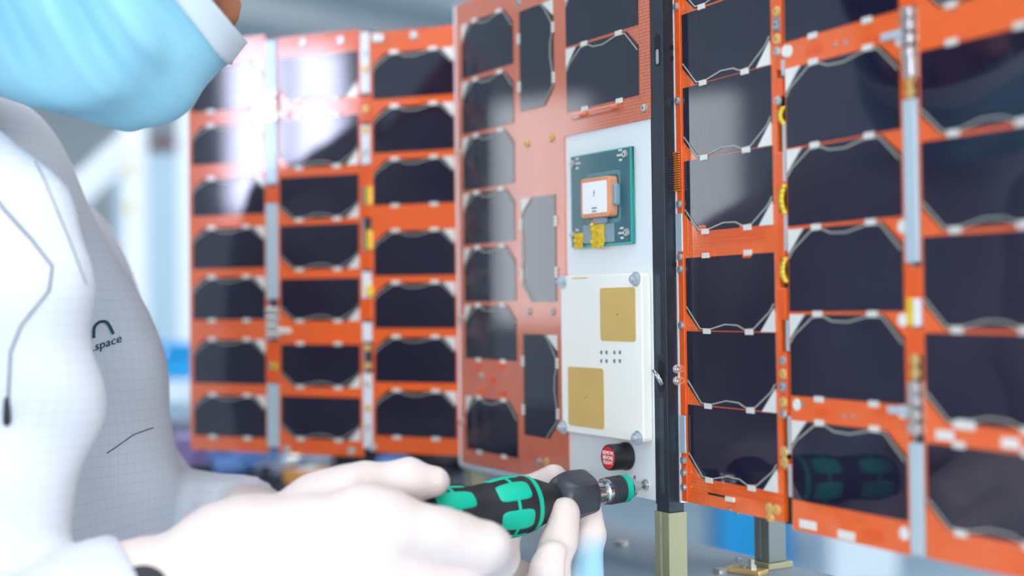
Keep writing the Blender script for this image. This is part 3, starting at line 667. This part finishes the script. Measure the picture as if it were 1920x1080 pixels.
#@@PERSON
# ------------------------------------------------------------------ signed distance modelling for the person
def V3(p): return np.array(p, dtype=np.float64)
def seg(Q, a, b, ra, rb_):
    a, b = V3(a), V3(b); ab = b-a; t = np.clip(((Q-a)@ab)/(ab@ab), 0, 1)
    return np.sqrt((((Q-a)-t[:, None]*ab)**2).sum(1))-(ra+(rb_-ra)*t)
def ball(Q, c, r): return np.sqrt(((Q-V3(c))**2).sum(1))-r
def ell(Q, c, axes, rad):
    A = np.array([V3(x) for x in axes]); L = ((Q-V3(c))@A.T)/V3(rad); k = np.sqrt((L**2).sum(1)); return (k-1)*min(rad)*np.maximum(.6, 1)
def smin(a, b, k):
    h = np.clip(.5+.5*(b-a)/k, 0, 1); return b*(1-h)+a*h-k*h*(1-h)
def chain(Q, pts, rad, k=.004):
    d = None
    for i in range(len(pts)-1):
        e = seg(Q, pts[i], pts[i+1], rad[i], rad[i+1]); d = e if d is None else smin(d, e, k)
    return d
def surfnet(fn, lo, hi, h, name):
    lo, hi = V3(lo), V3(hi); n = np.ceil((hi-lo)/h).astype(int)+1
    ax = [lo[i]+h*np.arange(n[i]) for i in range(3)]
    D = np.empty(n)
    for i in range(n[0]):                                # slice by slice keeps memory low
        Yg, Zg = np.meshgrid(ax[1], ax[2], indexing='ij')
        Q = np.stack([np.full(Yg.size, ax[0][i]), Yg.ravel(), Zg.ravel()], 1); D[i] = fn(Q).reshape(n[1], n[2])
    ins = D < 0
    cs = [(0, 0, 0), (1, 0, 0), (0, 1, 0), (1, 1, 0), (0, 0, 1), (1, 0, 1), (0, 1, 1), (1, 1, 1)]
    def cor(A, c): return A[c[0]:n[0]-1+c[0], c[1]:n[1]-1+c[1], c[2]:n[2]-1+c[2]]
    cnt = sum(cor(ins, c).astype(np.int8) for c in cs); act = (cnt > 0) & (cnt < 8)
    idx = -np.ones(act.shape, dtype=np.int64); ci = np.argwhere(act); idx[act] = np.arange(len(ci))
    acc = np.zeros((len(ci), 3)); num = np.zeros(len(ci)); vals = [cor(D, c)[act] for c in cs]
    for a in range(8):
        for b in range(a+1, 8):
            if sum(abs(cs[a][k]-cs[b][k]) for k in range(3)) != 1: continue
            va, vb = vals[a], vals[b]; m = (va < 0) != (vb < 0); t = np.where(m, va/np.where(m, va-vb, 1), 0)
            p = V3(cs[a])+t[:, None]*(V3(cs[b])-V3(cs[a])); acc += p*m[:, None]; num += m
    vt = lo+h*(ci+acc/num[:, None]); faces = []
    for ax_ in range(3):
        o1_, o2_ = [(1, 2), (2, 0), (0, 1)][ax_]
        sl0 = [slice(None)]*3; sl1 = [slice(None)]*3; sl0[ax_] = slice(0, -1); sl1[ax_] = slice(1, None)
        A, B = ins[tuple(sl0)], ins[tuple(sl1)]; e = np.argwhere(A != B)
        e = e[(e[:, o1_] > 0) & (e[:, o2_] > 0) & (e[:, o1_] < n[o1_]-1) & (e[:, o2_] < n[o2_]-1)]
        if not len(e): continue
        def ix(d1, d2):
            q = e.copy(); q[:, o1_] -= d1; q[:, o2_] -= d2; return idx[q[:, 0], q[:, 1], q[:, 2]]
        q = np.stack([ix(0, 0), ix(1, 0), ix(1, 1), ix(0, 1)], 1)
        flip = ~A[e[:, 0], e[:, 1], e[:, 2]]; q[flip] = q[flip][:, ::-1]; faces.append(q)
    F = np.concatenate(faces); F = F[(F >= 0).all(1)]
    me = bpy.data.meshes.new(name); me.from_pydata(vt.tolist(), [], F.tolist()); me.update(); me.polygons.foreach_set('use_smooth', [True]*len(me.polygons))
    return me
def bounds(pts, pad):
    A = np.array([V3(p) for p in pts]); return A.min(0)-pad, A.max(0)+pad
FACE = Vector((.75, -.65, 0)).normalized(); RGT = Vector((FACE.y, -FACE.x, 0))       # the person's facing and right-hand side
UP = Vector((0, 0, 1))
per = empty('person', P(-180, 560, .86).xy.to_3d(), 'person in a white grid-pattern coat, blue face mask and white gloves, bending over a screwdriver', 'person')
# torso axis (left chest is what the photo shows), right side lies out of frame
TA = [P(-205, 490, .88), P(-135, 680, .88), P(-90, 850, .88), P(-55, 1080, .88), P(-60, 1500, .88)]
RS = RGT*.15
HEADC = P(108, -195, .745)
FWD = (Vector((.42, -.10, -.90))).normalized(); _side = FWD.cross(Vector((.9, 0, .42))).normalized(); UPF = _side.cross(FWD).normalized()   # face direction, its up
SIDE = FWD.cross(UPF).normalized()                                                     # towards the person's right (camera side)
LSH, LEL, LWR = P(60, 470, .97), P(240, 985, .965), P(475, 990, .895)
RSH = TA[0]+RS*1.35+Vector((0, 0, .01)); REL = P(-170, 1350, .62); RWR = P(385, 1090, .69)
hip = TA[3]+RS*.5; hipz = .92
HIPL = Vector((hip.x, hip.y, 0))-RGT*.09; HIPR = Vector((hip.x, hip.y, 0))+RGT*.09
def zz(v, z): return Vector((v.x, v.y, z))
def d_head(Q):
    c = HEADC
    d = ell(Q, c+UPF*.045-FWD*.012, (FWD, SIDE, UPF), (.098, .077, .092))
    d = smin(d, seg(Q, c+FWD*.045-UPF*.02, c+FWD*.046-UPF*.074, .054, .029), .03)       # jaw
    d = smin(d, seg(Q, c+FWD*.092+UPF*.03, c+FWD*.112-UPF*.012, .009, .013), .012)       # nose
    for s in (-1, 1):
        d = smin(d, ell(Q, c+SIDE*.078*s-FWD*.008+UPF*.005, (FWD, SIDE, UPF), (.016, .008, .03)), .006)   # ears
        d = smin(d, ball(Q, c+FWD*.085+SIDE*.033*s+UPF*.052, .012), .012)                # brow
    return d
NECK = HEADC-FWD*.035-UPF*.05
def d_body(Q):
    d = None
    for off, sh in ((Vector((0, 0, 0)), .02), (RS, .02)):
        e = chain(Q, [p+off for p in TA], [.125-sh, .128-sh, .128-sh, .132-sh, .14-sh], .03); d = e if d is None else smin(d, e, .08)
    d = smin(d, seg(Q, NECK, TA[0]+RS*.5, .055, .075), .04)
    d = smin(d, chain(Q, [LSH, LEL, LWR, P(760, 1095, .85)], [.048, .036, .022, .020], .02), .03)
    d = smin(d, chain(Q, [RSH, REL, RWR, P(560, 1040, .69)], [.048, .038, .026, .024], .02), .03)
    for hp in (HIPL, HIPR): d = smin(d, chain(Q, [zz(hp, .92), zz(hp, .5)+FACE*.01, zz(hp, .1)], [.09, .055, .038], .03), .04)
    return smin(d, d_head(Q), .02)
lo, hi = bounds([HEADC+Vector((0, 0, .1)), RSH, REL, LWR, P(760, 1090, .85), P(560, 1040, .69), HIPL, HIPR, TA[0], TA[-1]+RS], .17)
lo[2] = .03
body = obj('body', surfnet(d_body, lo, hi, .0075, 'body'), 'skin', per, Matrix())
# coat
FLAP = [P(-70, 300, .70), P(10, 430, .695), P(48, 570, .69), P(50, 720, .69), P(8, 880, .685), P(-30, 1080, .68), P(-40, 1300, .68)]
SLEEVE_END_L = LEL.lerp(LWR, .98); SLEEVE_END_R = REL.lerp(RWR, .78)
def d_coat(Q):
    d = None
    for off in (Vector((0, 0, 0)), RS):
        e = chain(Q, [p+off for p in TA]+[zz(TA[4]+off, .55)], [.125, .128, .128, .132, .145, .17], .03); d = e if d is None else smin(d, e, .09)
    d = smin(d, chain(Q, FLAP, [.018, .024, .030, .031, .030, .032, .034], .012), .018)
    d = smin(d, seg(Q, TA[0]+RS*.5+Vector((0, 0, .06)), NECK.lerp(TA[0]+RS*.5, .35), .09, .070), .03)
    l = chain(Q, [LSH, LEL, SLEEVE_END_L], [.062, .050, .038], .02)
    r = chain(Q, [RSH, REL, SLEEVE_END_R], [.064, .054, .040], .02)
    l = np.maximum(l, (Q-V3(SLEEVE_END_L))@V3((SLEEVE_END_L-LEL).normalized())); r = np.maximum(r, (Q-V3(SLEEVE_END_R))@V3((SLEEVE_END_R-REL).normalized()))   # cuffs end square
    d = smin(d, l, .006); d = smin(d, r, .010)
    u = Q@V3(FACE); v = Q@V3(RGT); z = Q[:, 2]
    fold = .0040*np.sin(z*30+v*36+1.6*np.sin(u*19+z*9))+.0022*np.sin(z*62-v*70+u*40+1.3*np.sin(z*17))+.0050*np.sin(v*40+u*15+np.sin(z*9)*1.8)
    d = d+fold
    d = np.maximum(d, -seg(Q, NECK+Vector((0, 0, .06)), TA[0]+RS*.5+Vector((0, 0, .05)), .062, .055))     # neck opening
    return np.maximum(d, .56-Q[:, 2])
lo, hi = bounds([RSH, REL, LEL, LWR, FLAP[3], TA[0], TA[4]+RS, NECK], .20); lo[2] = .55
cme = surfnet(d_coat, lo, hi, .0055, 'coat')
_ang = math.atan2(FACE.y, FACE.x)
grid_lines(MAT['coat_grid'], .0062, .075, .13, 'YZ', (0, 0, -_ang), srgb(110, 114, 124))
coat = obj('coat', cme, 'coat_grid', per, Matrix())
bv = BVHTree.FromPolygons([v.co[:] for v in cme.vertices], [tuple(p.vertices) for p in cme.polygons])
def on_coat(px, py, lift=.0006):
    h = bv.ray_cast(CAM, ray(px, py).normalized()); return (h[0]+h[1]*lift) if h[0] else None
def seam(name, pts, r, m='seam', lift=.0002):
    q = []
    for (xa, ya), (xb, yb) in zip(pts, pts[1:]):
        for i in range(8): 
            p = on_coat(xa+(xb-xa)*i/8, ya+(yb-ya)*i/8, lift)
            if p: q = q+[p] if (not q or (p-q[-1]).length < .03) else [p]
    if len(q) > 3: return MB().tube(q, r, 6).build(name, m, coat, None if False else Matrix(), smooth=True)
seam('seam', [(200, 850), (215, 840), (250, 815), (292, 800)], .0004)
seam('seam', [(22, 222), (80, 330), (130, 450), (166, 545)], .0004)
seam('cuff_seam', [(398, 985), (425, 955), (455, 938), (472, 930)], .0005)
seam('zipper', [(-40, 330), (10, 395), (60, 450), (98, 500), (92, 545), (40, 610), (20, 660), (16, 740), (16, 790)], .0007)
p = on_coat(16, 770, .002)
if p: MB().lathe([(-.007, .0010), (-.005, .0020), (.003, .0016), (.007, .0010)], 12).build('zipper_pull', 'watch_black', coat, Matrix.Translation(p), smooth=True)
# printed mark on the chest
def print_on_coat(me, px, py, sc_, slant, m):
    ok = []
    for v in me.vertices:
        x, y = v.co.x*sc_, v.co.y*sc_
        q = on_coat(px+x, py-y-slant*x, .0007); v.co = q if q else (on_coat(px, py, .0007) or P(px, py, .8))
    o = obj('printed_mark', me, m, coat, Matrix())
    s_ = o.modifiers.new('thick', 'SOLIDIFY'); s_.thickness = .0003; return o
def flat(me):
    bm = bmesh.new(); bm.from_mesh(me); bmesh.ops.triangulate(bm, faces=bm.faces); bm.to_mesh(me); bm.free(); return me
tm = text_mesh('.space', 1.0, 0, 'LEFT'); print_on_coat(flat(tm), 172, 653, 23, .34, 'logo_green')
m = MB(); N = 14; a = []
arch = [(0, -2), (0, 14), (3, 22), (10, 27), (18, 28), (25, 25), (30, 17), (37, 2)]
for (x, y), (x2, y2) in zip(arch, arch[1:]):
    d = Vector((x2-x, y2-y)).normalized(); n_ = Vector((-d.y, d.x))*2.6
    k = len(m.v); m.v += [(x+n_.x-5, y+n_.y, 0), (x2+n_.x-5, y2+n_.y, 0), (x2-n_.x-5, y2-n_.y, 0), (x-n_.x-5, y-n_.y, 0)]; m.f.append((k, k+1, k+2, k+3))
print_on_coat(m.mesh('n'), 180, 632, 1.0, .1, 'logo_green')
# face mask
def mask_pt(a, b, lift=0.):
    al = a*math.radians(84); side = math.sin(al); front = max(0, math.cos(al))
    up0, up1 = .058, -.078
    sp = 1-.42*abs(a)**2.2
    upc = -.004; u = upc+((up0+(up1-up0)*b)-upc)*sp
    bulge = float(np.interp(b, (0, .10, .19, .28, .38, .48, .60, .71, .82, .92, 1), (.117, .1245, .130, .1352, .1378, .1368, .131, .122, .109, .096, .085)))
    aa = abs(a); amp = .0008+.0100*min(1, max(0, aa-.22)*2)*max(0, 1-aa**4)
    w_ = b*math.pi*7.6+a*a*2.2+.6*math.sin(a*6)
    nose = 0; pleat = amp*(math.sin(w_)+.35*math.sin(2*w_))*(1 if .10 < b < .95 else .2)
    wr = .0034*math.sin(a*11+b*7)*math.sin(b*math.pi)
    f = -.002+bulge*front**.72+nose+lift+(pleat+wr)
    return HEADC+FWD*f+SIDE*(.080+lift+pleat*.6)*side+UPF*u
NA, NB = 72, 48
v = [mask_pt(-1+2*i/NA, j/NB) for j in range(NB+1) for i in range(NA+1)]; f = []
for j in range(NB):
    for i in range(NA): k = j*(NA+1)+i; f.append((k, k+1, k+NA+2, k+NA+1))
fmsk = MB().add(v, f).build('face_mask', 'mask_blue', per, Matrix(), smooth=True); s_ = fmsk.modifiers.new('thick', 'SOLIDIFY'); s_.thickness = .0012
v = []; f = []; NJ = 6
for j in range(NJ+1):
    for i in range(NA+1): v.append(mask_pt(-1+2*i/NA, -.004+.105*j/NJ, .0012))
for j in range(NJ):
    for i in range(NA): k = j*(NA+1)+i; f.append((k, k+1, k+NA+2, k+NA+1))
bnd = MB().add(v, f).build('nose_band', 'mask_white', fmsk, Matrix(), smooth=True); s_ = bnd.modifiers.new('thick', 'SOLIDIFY'); s_.thickness = .0010
for s in (-1, 1):
    ear = HEADC+SIDE*.088*s-FWD*.022+UPF*.02
    MB().tube([mask_pt(s, .05), mask_pt(s, .05).lerp(ear, .5)+SIDE*s*.004, ear+UPF*.012, ear-FWD*.006, ear-UPF*.025, mask_pt(s, .95).lerp(ear, .5)+SIDE*s*.003, mask_pt(s, .95)], .0013, 8).build('ear_loop', 'mask_white', fmsk, Matrix(), smooth=True)
# hair, eyes
def d_hair(Q):
    d = ell(Q, HEADC+UPF*.050-FWD*.020, (FWD, SIDE, UPF), (.106, .086, .098))
    d = d+.002*np.sin(Q[:, 0]*260+Q[:, 2]*90)*np.sin(Q[:, 1]*240)
    cut = (Q-V3(HEADC))@V3(FWD)-.045-.25*((Q-V3(HEADC))@V3(UPF)); d = np.maximum(d, cut)
    d = np.maximum(d, -.035-((Q-V3(HEADC))@V3(UPF)))
    return np.maximum(d, -(d_head(Q)-.0))
lo, hi = bounds([HEADC], .18); obj('hair', surfnet(d_hair, lo, hi, .004, 'hair'), 'hair', per, Matrix())
for s in (-1, 1):
    ec = HEADC+FWD*.083+SIDE*.032*s+UPF*.036
    ey = MB().lathe([(-.0115, .001), (-.009, .0075), (-.004, .0110), (0, .0118), (.004, .0110), (.009, .0075), (.0115, .001)], 16).build('eye', 'eye_white', per, Matrix.Translation(ec), smooth=True)
    MB().lathe([(.0105, .0055), (.0118, .0045), (.0122, .001)], 14).build('iris', 'iris', ey, axis_frame(ec, FWD) @ Matrix.Rotation(math.radians(90), 4, 'Y'), smooth=True)
# gloves
def hand(name, palm, fingers, h, wr, label, cuts=None):
    pts = [p for a, b, _, _ in palm for p in (a, b)]+[p for c, _ in fingers for p in c]
    def fn(Q):
        d = None
        for a, b, ra, rb_ in palm: e = seg(Q, a, b, ra, rb_); d = e if d is None else smin(d, e, .014)
        t = d
        for c, r in fingers: t = smin(t, smin(chain(Q, c, r, .003), d, .010), .0012)
        z = Q[:, 2]; x = Q[:, 0]; y = Q[:, 1]
        t = t+wr*(np.sin(x*230+z*90+2*np.sin(z*60))*.5+np.sin(z*210-x*120+y*80)*.35+np.sin(x*420+y*300-z*200)*.15)
        return t
    lo, hi = bounds(pts, .034); o = obj('glove', surfnet(fn, lo, hi, h, 'glove'), 'glove', per, Matrix()); o['label'] = label; return o
rp = lambda *a: P(*a)
RHp = [(P(190, 1185, .672), P(450, 1068, .69), .040, .028), (P(450, 1062, .69), P(690, 985, .680), .028, .0185), (P(450, 1068, .69), P(690, 1070, .678), .029, .019), (P(450, 1060, .69), P(660, 1150, .685), .028, .018),
       (P(450, 1060, .70), P(630, 1215, .695), .026, .016), (P(490, 1040, .70), P(640, 945, .715), .022, .0185)]
RHf = [([P(600, 960, .712), P(690, 918, .722), P(765, 902, .726), P(813, 902, .727)], [.020, .0140, .0115, .0088]),
       ([P(690, 985, .680), P(810, 1005, .685), P(908, 1026, .692), P(930, 1050, .722), P(900, 1042, .750), P(872, 1010, .762)], [.0185, .0155, .0132, .0115, .0105, .0088]),
       ([P(690, 1070, .678), P(860, 1105, .690), P(885, 1110, .722), P(850, 1085, .750), P(830, 1045, .760)], [.019, .0130, .0112, .0105, .009]),
       ([P(660, 1150, .685), P(800, 1175, .700), P(820, 1150, .735), P(790, 1100, .750)], [.018, .0120, .0108, .009]),
       ([P(630, 1215, .695), P(740, 1210, .720), P(740, 1160, .745), P(720, 1110, .750)], [.016, .0110, .0098, .0085])]
gr = hand('glove', RHp, RHf, .0021, .0009, 'white glove gripping the screwdriver handle')
LHp = [(P(415, 992, .905), P(600, 1038, .875), .0325, .030), (P(600, 1040, .875), P(760, 1095, .84), .029, .030), (P(760, 1095, .84), P(955, 1110, .80), .030, .020), (P(760, 1110, .84), P(985, 1175, .79), .030, .018), (P(760, 1090, .845), P(905, 1070, .835), .028, .022)]
LHf = [([P(905, 1060, .838), P(945, 985, .850), P(985, 925, .852), P(1036, 897, .846)], [.020, .0125, .0108, .0086]),
       ([P(985, 1160, .785), P(1034, 1075, .766), P(1047, 1015, .767), P(1061, 963, .773)], [.0145, .0108, .0101, .0088]),
       ([P(1020, 1190, .795), P(1096, 1080, .786), P(1106, 1008, .789), P(1103, 956, .795)], [.0135, .0096, .0092, .0080]),
       ([P(960, 1180, .780), P(1010, 1115, .752), P(1028, 1070, .748), P(1036, 1040, .750)], [.0145, .0105, .0095, .0082]),
       ([P(900, 1170, .790), P(950, 1150, .755), P(985, 1120, .742)], [.014, .010, .0085])]
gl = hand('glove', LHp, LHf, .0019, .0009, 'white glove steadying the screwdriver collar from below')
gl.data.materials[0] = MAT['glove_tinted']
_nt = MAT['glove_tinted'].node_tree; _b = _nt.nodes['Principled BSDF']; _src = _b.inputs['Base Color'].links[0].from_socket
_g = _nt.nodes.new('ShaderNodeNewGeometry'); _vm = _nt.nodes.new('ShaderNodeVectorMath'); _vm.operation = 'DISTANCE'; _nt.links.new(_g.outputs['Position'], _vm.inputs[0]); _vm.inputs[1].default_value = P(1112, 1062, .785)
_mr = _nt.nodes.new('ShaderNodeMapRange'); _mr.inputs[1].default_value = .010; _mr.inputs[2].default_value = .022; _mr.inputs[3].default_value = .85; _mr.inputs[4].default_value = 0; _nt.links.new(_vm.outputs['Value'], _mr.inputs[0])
_mx = _nt.nodes.new('ShaderNodeMix'); _mx.data_type = 'RGBA'; _nt.links.new(_mr.outputs[0], _mx.inputs[0]); _nt.links.new(_src, _mx.inputs[6]); _mx.inputs[7].default_value = (*srgb(130, 196, 222), 1); _nt.links.new(_mx.outputs[2], _b.inputs['Base Color'])   # blue reflected light painted into the far finger's base colour
# trousers, shoes, watch
def d_tr(Q):
    d = None
    for hp in (HIPL, HIPR):
        e = chain(Q, [zz(hp, .90), zz(hp, .5)+FACE*.01, zz(hp, .12)], [.105, .075, .062], .03); d = e if d is None else smin(d, e, .03)
    return np.maximum(d, .09-Q[:, 2])
lo, hi = bounds([HIPL, HIPR], .15); lo[2] = .07; hi[2] = 1.02
obj('trousers', surfnet(d_tr, lo, hi, .012, 'trousers'), 'trousers', per, Matrix())
for hp in (HIPL, HIPR):
    def d_sh(Q): return np.maximum(smin(seg(Q, zz(hp, .045)-FACE*.05, zz(hp, .035)+FACE*.15, .045, .038), seg(Q, zz(hp, .05), zz(hp, .09), .05, .05), .02), .0-Q[:, 2])
    lo, hi = bounds([zz(hp, .0)-FACE*.1, zz(hp, .1)+FACE*.2], .06); lo[2] = -.01
    obj('shoe', surfnet(d_sh, lo, hi, .008, 'shoe'), 'shoe', per, Matrix())
wc = P(266, 1112, .648); wn = (CAM-wc+Vector((0, 0, .35))).normalized()
wt_ = MB().lathe([(-.008, .0125), (.004, .0125), (.006, .0115), (.006, .0095)], 28, 'x').build('watch', 'watch_black', per, axis_frame(wc, wn), smooth=True, auto=40)
MB().lathe([(.0055, .0094), (.0061, .0094)], 28, 'x').build('dial', 'ink', wt_, axis_frame(wc, wn))
#@@BACKGROUND
# ------------------------------------------------------------------ background things
def at(px, py, z): return P(px, py, z)
# white rack frame
rk = empty('storage_rack', zz(at(255, 600, 2.8), 0), 'white metal rack frame with diagonal brace standing behind the person', 'rack')
def bar(name, a, b, r, m, par): return MB().tube([a, b], r, 4).build(name, m, par, Matrix())
bx = at(255, 450, 2.8)
for dx in (0, -.62): MB().box(bx.x+dx-.020, bx.x+dx+.020, bx.y-.02, bx.y+.02, 0, 2.05).build('upright', 'rack_white', rk, Matrix())
for dx in (0, -.62): MB().box(bx.x+dx-.020, bx.x+dx+.020, bx.y+.44, bx.y+.48, 0, 2.05).build('upright', 'rack_white', rk, Matrix())
bar('brace', at(130, 375, 2.79), at(245, 268, 2.79), .031, 'rack_white', rk)
for z in (.35, 1.02): MB().box(bx.x-.64, bx.x+.02, bx.y-.02, bx.y+.48, z, z+.03).build('shelf', 'rack_white', rk, Matrix())
for py in (318, 390): c = at(243, py, 2.77); MB().box(c.x-.008, c.x+.008, c.y, c.y+.006, c.z-.014, c.z+.014).build('tag', 'yellow_tag', rk, Matrix())
# wall cabinet with dark red rim
cb = empty('cabinet', zz(at(320, 400, 4.0), 0), 'tall pale blue cabinet with a dark red rim behind the rack', 'cabinet')
cc = at(318, 270, 4.0)
MB().box(cc.x-.16, cc.x+.6, cc.y, cc.y+.5, 0, cc.z-.02).build('carcass', 'wall_blue', cb, Matrix())
MB().box(cc.x-.17, cc.x+.61, cc.y-.012, cc.y+.51, cc.z-.02, cc.z+.012).build('rim', 'dark_red', cb, Matrix())
MB().box(cc.x-.15, cc.x+.59, cc.y-.012, cc.y, .9, .93).build('drawer_gap', 'grey_box', cb, Matrix())
# rear bench with blue case and clutter
ZB = ZT; by = 1.34
bn = empty('rear_bench', (-.30, 1.6, 0), 'dark bench behind the left wing, cluttered with cables', 'bench')
MB().box(-1.1, .05, by-.06, by+.52, ZB-.03, ZB).build('benchtop', 'bench_dark', bn, Matrix(), bevel=.003)
for x in (-1.06, .01):
    for y in (by-.03, by+.49): MB().box(x-.02, x+.02, y-.02, y+.02, 0, ZB-.03).build('leg', 'dark_metal', bn, Matrix())
def on_bench(px, y): 
    d = ray(px, 900); k = y/d.y; return Vector((CAM.x+d.x*k, y, ZB))
def coil(px, y, R, r, turns, m, label, tilt=0):
    c = on_bench(px, y); pts = []; n = int(turns*24)
    for i in range(n+1):
        a = 2*math.pi*i/24; rr = R*(1+.06*math.sin(i*1.7)); pts.append((c.x+rr*math.cos(a), c.y+rr*math.sin(a), c.z+r+r*1.7*i/24*.9))
    tag(MB().tube(pts, r, 8).build('cable_coil', m, None, Matrix(), smooth=True), label, 'cable', 'cables on the rear bench')
coil(390, by+.05, .030, .0065, 3.2, 'cable_violet', 'violet cable coil at the left end of the rear bench')
coil(470, by+.02, .036, .006, 3, 'cable_blue', 'pale blue cable coil on the rear bench')
coil(560, by+.06, .034, .007, 2.6, 'cable_black', 'black cable coil nearest the amber spool')
coil(690, by+.10, .040, .007, 3, 'cable_black', 'black cable coil behind the gloved thumb')
coil(800, by+.03, .034, .0065, 3, 'cable_black', 'black cable coil below the right end of the left wing')
def connector(px, y, l, r, m, label, ang, z=0):
    c = on_bench(px, y); M = Matrix.Translation(c+Vector((0, 0, r+z))) @ Matrix.Rotation(math.radians(ang), 4, 'Z')
    t = empty('cable_connector', c, label, 'connector', 'connectors on the rear bench')
    MB().lathe([(-l, r*.6), (-l*.7, r), (l*.5, r), (l*.52, r*1.0), (l, r*.8)], 16, 'x').build('shell', m, t, M, smooth=True, auto=40)
    MB().lathe([(-l*2.2, r*.4), (-l*.9, r*.5)], 12, 'x').build('cable_end', 'cable_black', t, M, smooth=True)
connector(430, by-.02, .016, .011, 'cable_blue', 'blue round connector on the rear bench', 25)
connector(510, by-.03, .018, .010, 'grey_box', 'grey round connector lying in front of the blue coil', -35)
connector(545, by-.01, .018, .011, 'silver', 'silver connector below the hinge of the left wing', 60)
connector(590, by+.0, .018, .011, 'grey_box', 'grey connector right of the silver one', 50)
connector(735, by-.01, .016, .010, 'cable_blue', 'blue connector near the thumb on the rear bench', 10)
c = on_bench(575, by-.045); sp = empty('tape_spool', c, 'amber tape spool on the rear bench', 'spool')
MB().lathe([(0, .022), (.012, .022)], 28).build('tape_roll', 'amber', sp, Matrix.Translation(c), smooth=True, auto=40); MB().lathe([(.0, .010), (.0135, .010)], 20).build('core', 'pale_plastic', sp, Matrix.Translation(c), smooth=True, auto=40)
for px, y, sx, m, lb in ((360, by+.16, .05, 'grey_box', 'grey instrument box at the back of the rear bench'), (840, by+.16, .035, 'bench_dark', 'dark instrument box behind the black coil')):
    c = on_bench(px, y); t = empty('instrument_box', c, lb, 'box')
    MB().box(c.x-sx, c.x+sx, c.y-.03, c.y+.03, c.z, c.z+.045).build('housing', m, t, Matrix(), bevel=.003)
    for k in (-1, 0, 1): MB().lathe([(0, .006), (.006, .0055)], 14).build('knob', 'pale_plastic', t, Matrix.Translation((c.x+k*sx*.5, c.y-.03, c.z+.025)) @ Matrix.Rotation(math.pi/2, 4, 'X'))
# blue case on a pale side table
c = at(318, 708, 2.3)
stb = empty('side_table', zz(c, 0), 'pale side table behind the person', 'table')
MB().box(c.x-.45, c.x+.12, c.y-.2, c.y+.30, c.z-.03, c.z).build('tabletop', 'pale_plastic', stb, Matrix(), bevel=.004)
MB().box(c.x-.43, c.x+.10, c.y-.17, c.y+.28, .12, c.z-.03).build('cupboard', 'wall_blue', stb, Matrix())
for x in (-.40, .07):
    for y in (-.14, .24): MB().box(c.x+x-.02, c.x+x+.02, c.y+y-.02, c.y+y+.02, 0, .12).build('leg', 'dark_metal', stb, Matrix())
bc = empty('blue_case', c, 'bright blue plastic case on the pale side table', 'case')
MB().box(c.x-.085, c.x+.05, c.y-.05, c.y+.08, c.z, c.z+.038).build('case_body', 'blue_plastic', bc, Matrix(), bevel=.006)
MB().box(c.x-.088, c.x+.053, c.y-.053, c.y+.083, c.z+.040, c.z+.058).build('lid', 'blue_plastic', bc, Matrix(), bevel=.006)
MB().tube([(c.x-.04, c.y-.055, c.z+.045), (c.x-.035, c.y-.07, c.z+.035), (c.x, c.y-.07, c.z+.035), (c.x+.005, c.y-.055, c.z+.045)], .004, 8).build('handle', 'pale_plastic', bc, Matrix(), smooth=True)
# storage bins on the floor far behind, seen under the right wing
def crate(px, py, sx, sy, sz, m, label):
    d = ray(px, py); k = -CAM.z/d.z; c = CAM+d*k; t = empty('storage_crate', c, label, 'crate', 'crates on the floor')
    mm = MB(); e = .02
    mm.box(-sx, sx, -sy, sy, 0, .02).box(-sx, sx, -sy, -sy+e, .02, sz).box(-sx, sx, sy-e, sy, .02, sz).box(-sx, -sx+e, -sy+e, sy-e, .02, sz).box(sx-e, sx, -sy+e, sy-e, .02, sz)
    mm.build('crate_body', m, t); MB().box(-sx-.02, sx+.02, -sy-.02, sy+.02, sz, sz+.03).build('lid', m, t, bevel=.005)
crate(1405, 1040, .16, .22, .30, 'blue_plastic', 'blue crate on the floor under the right wing')
crate(1600, 1075, .14, .20, .45, 'pale_plastic', 'white crate on the floor under the middle wing panel')
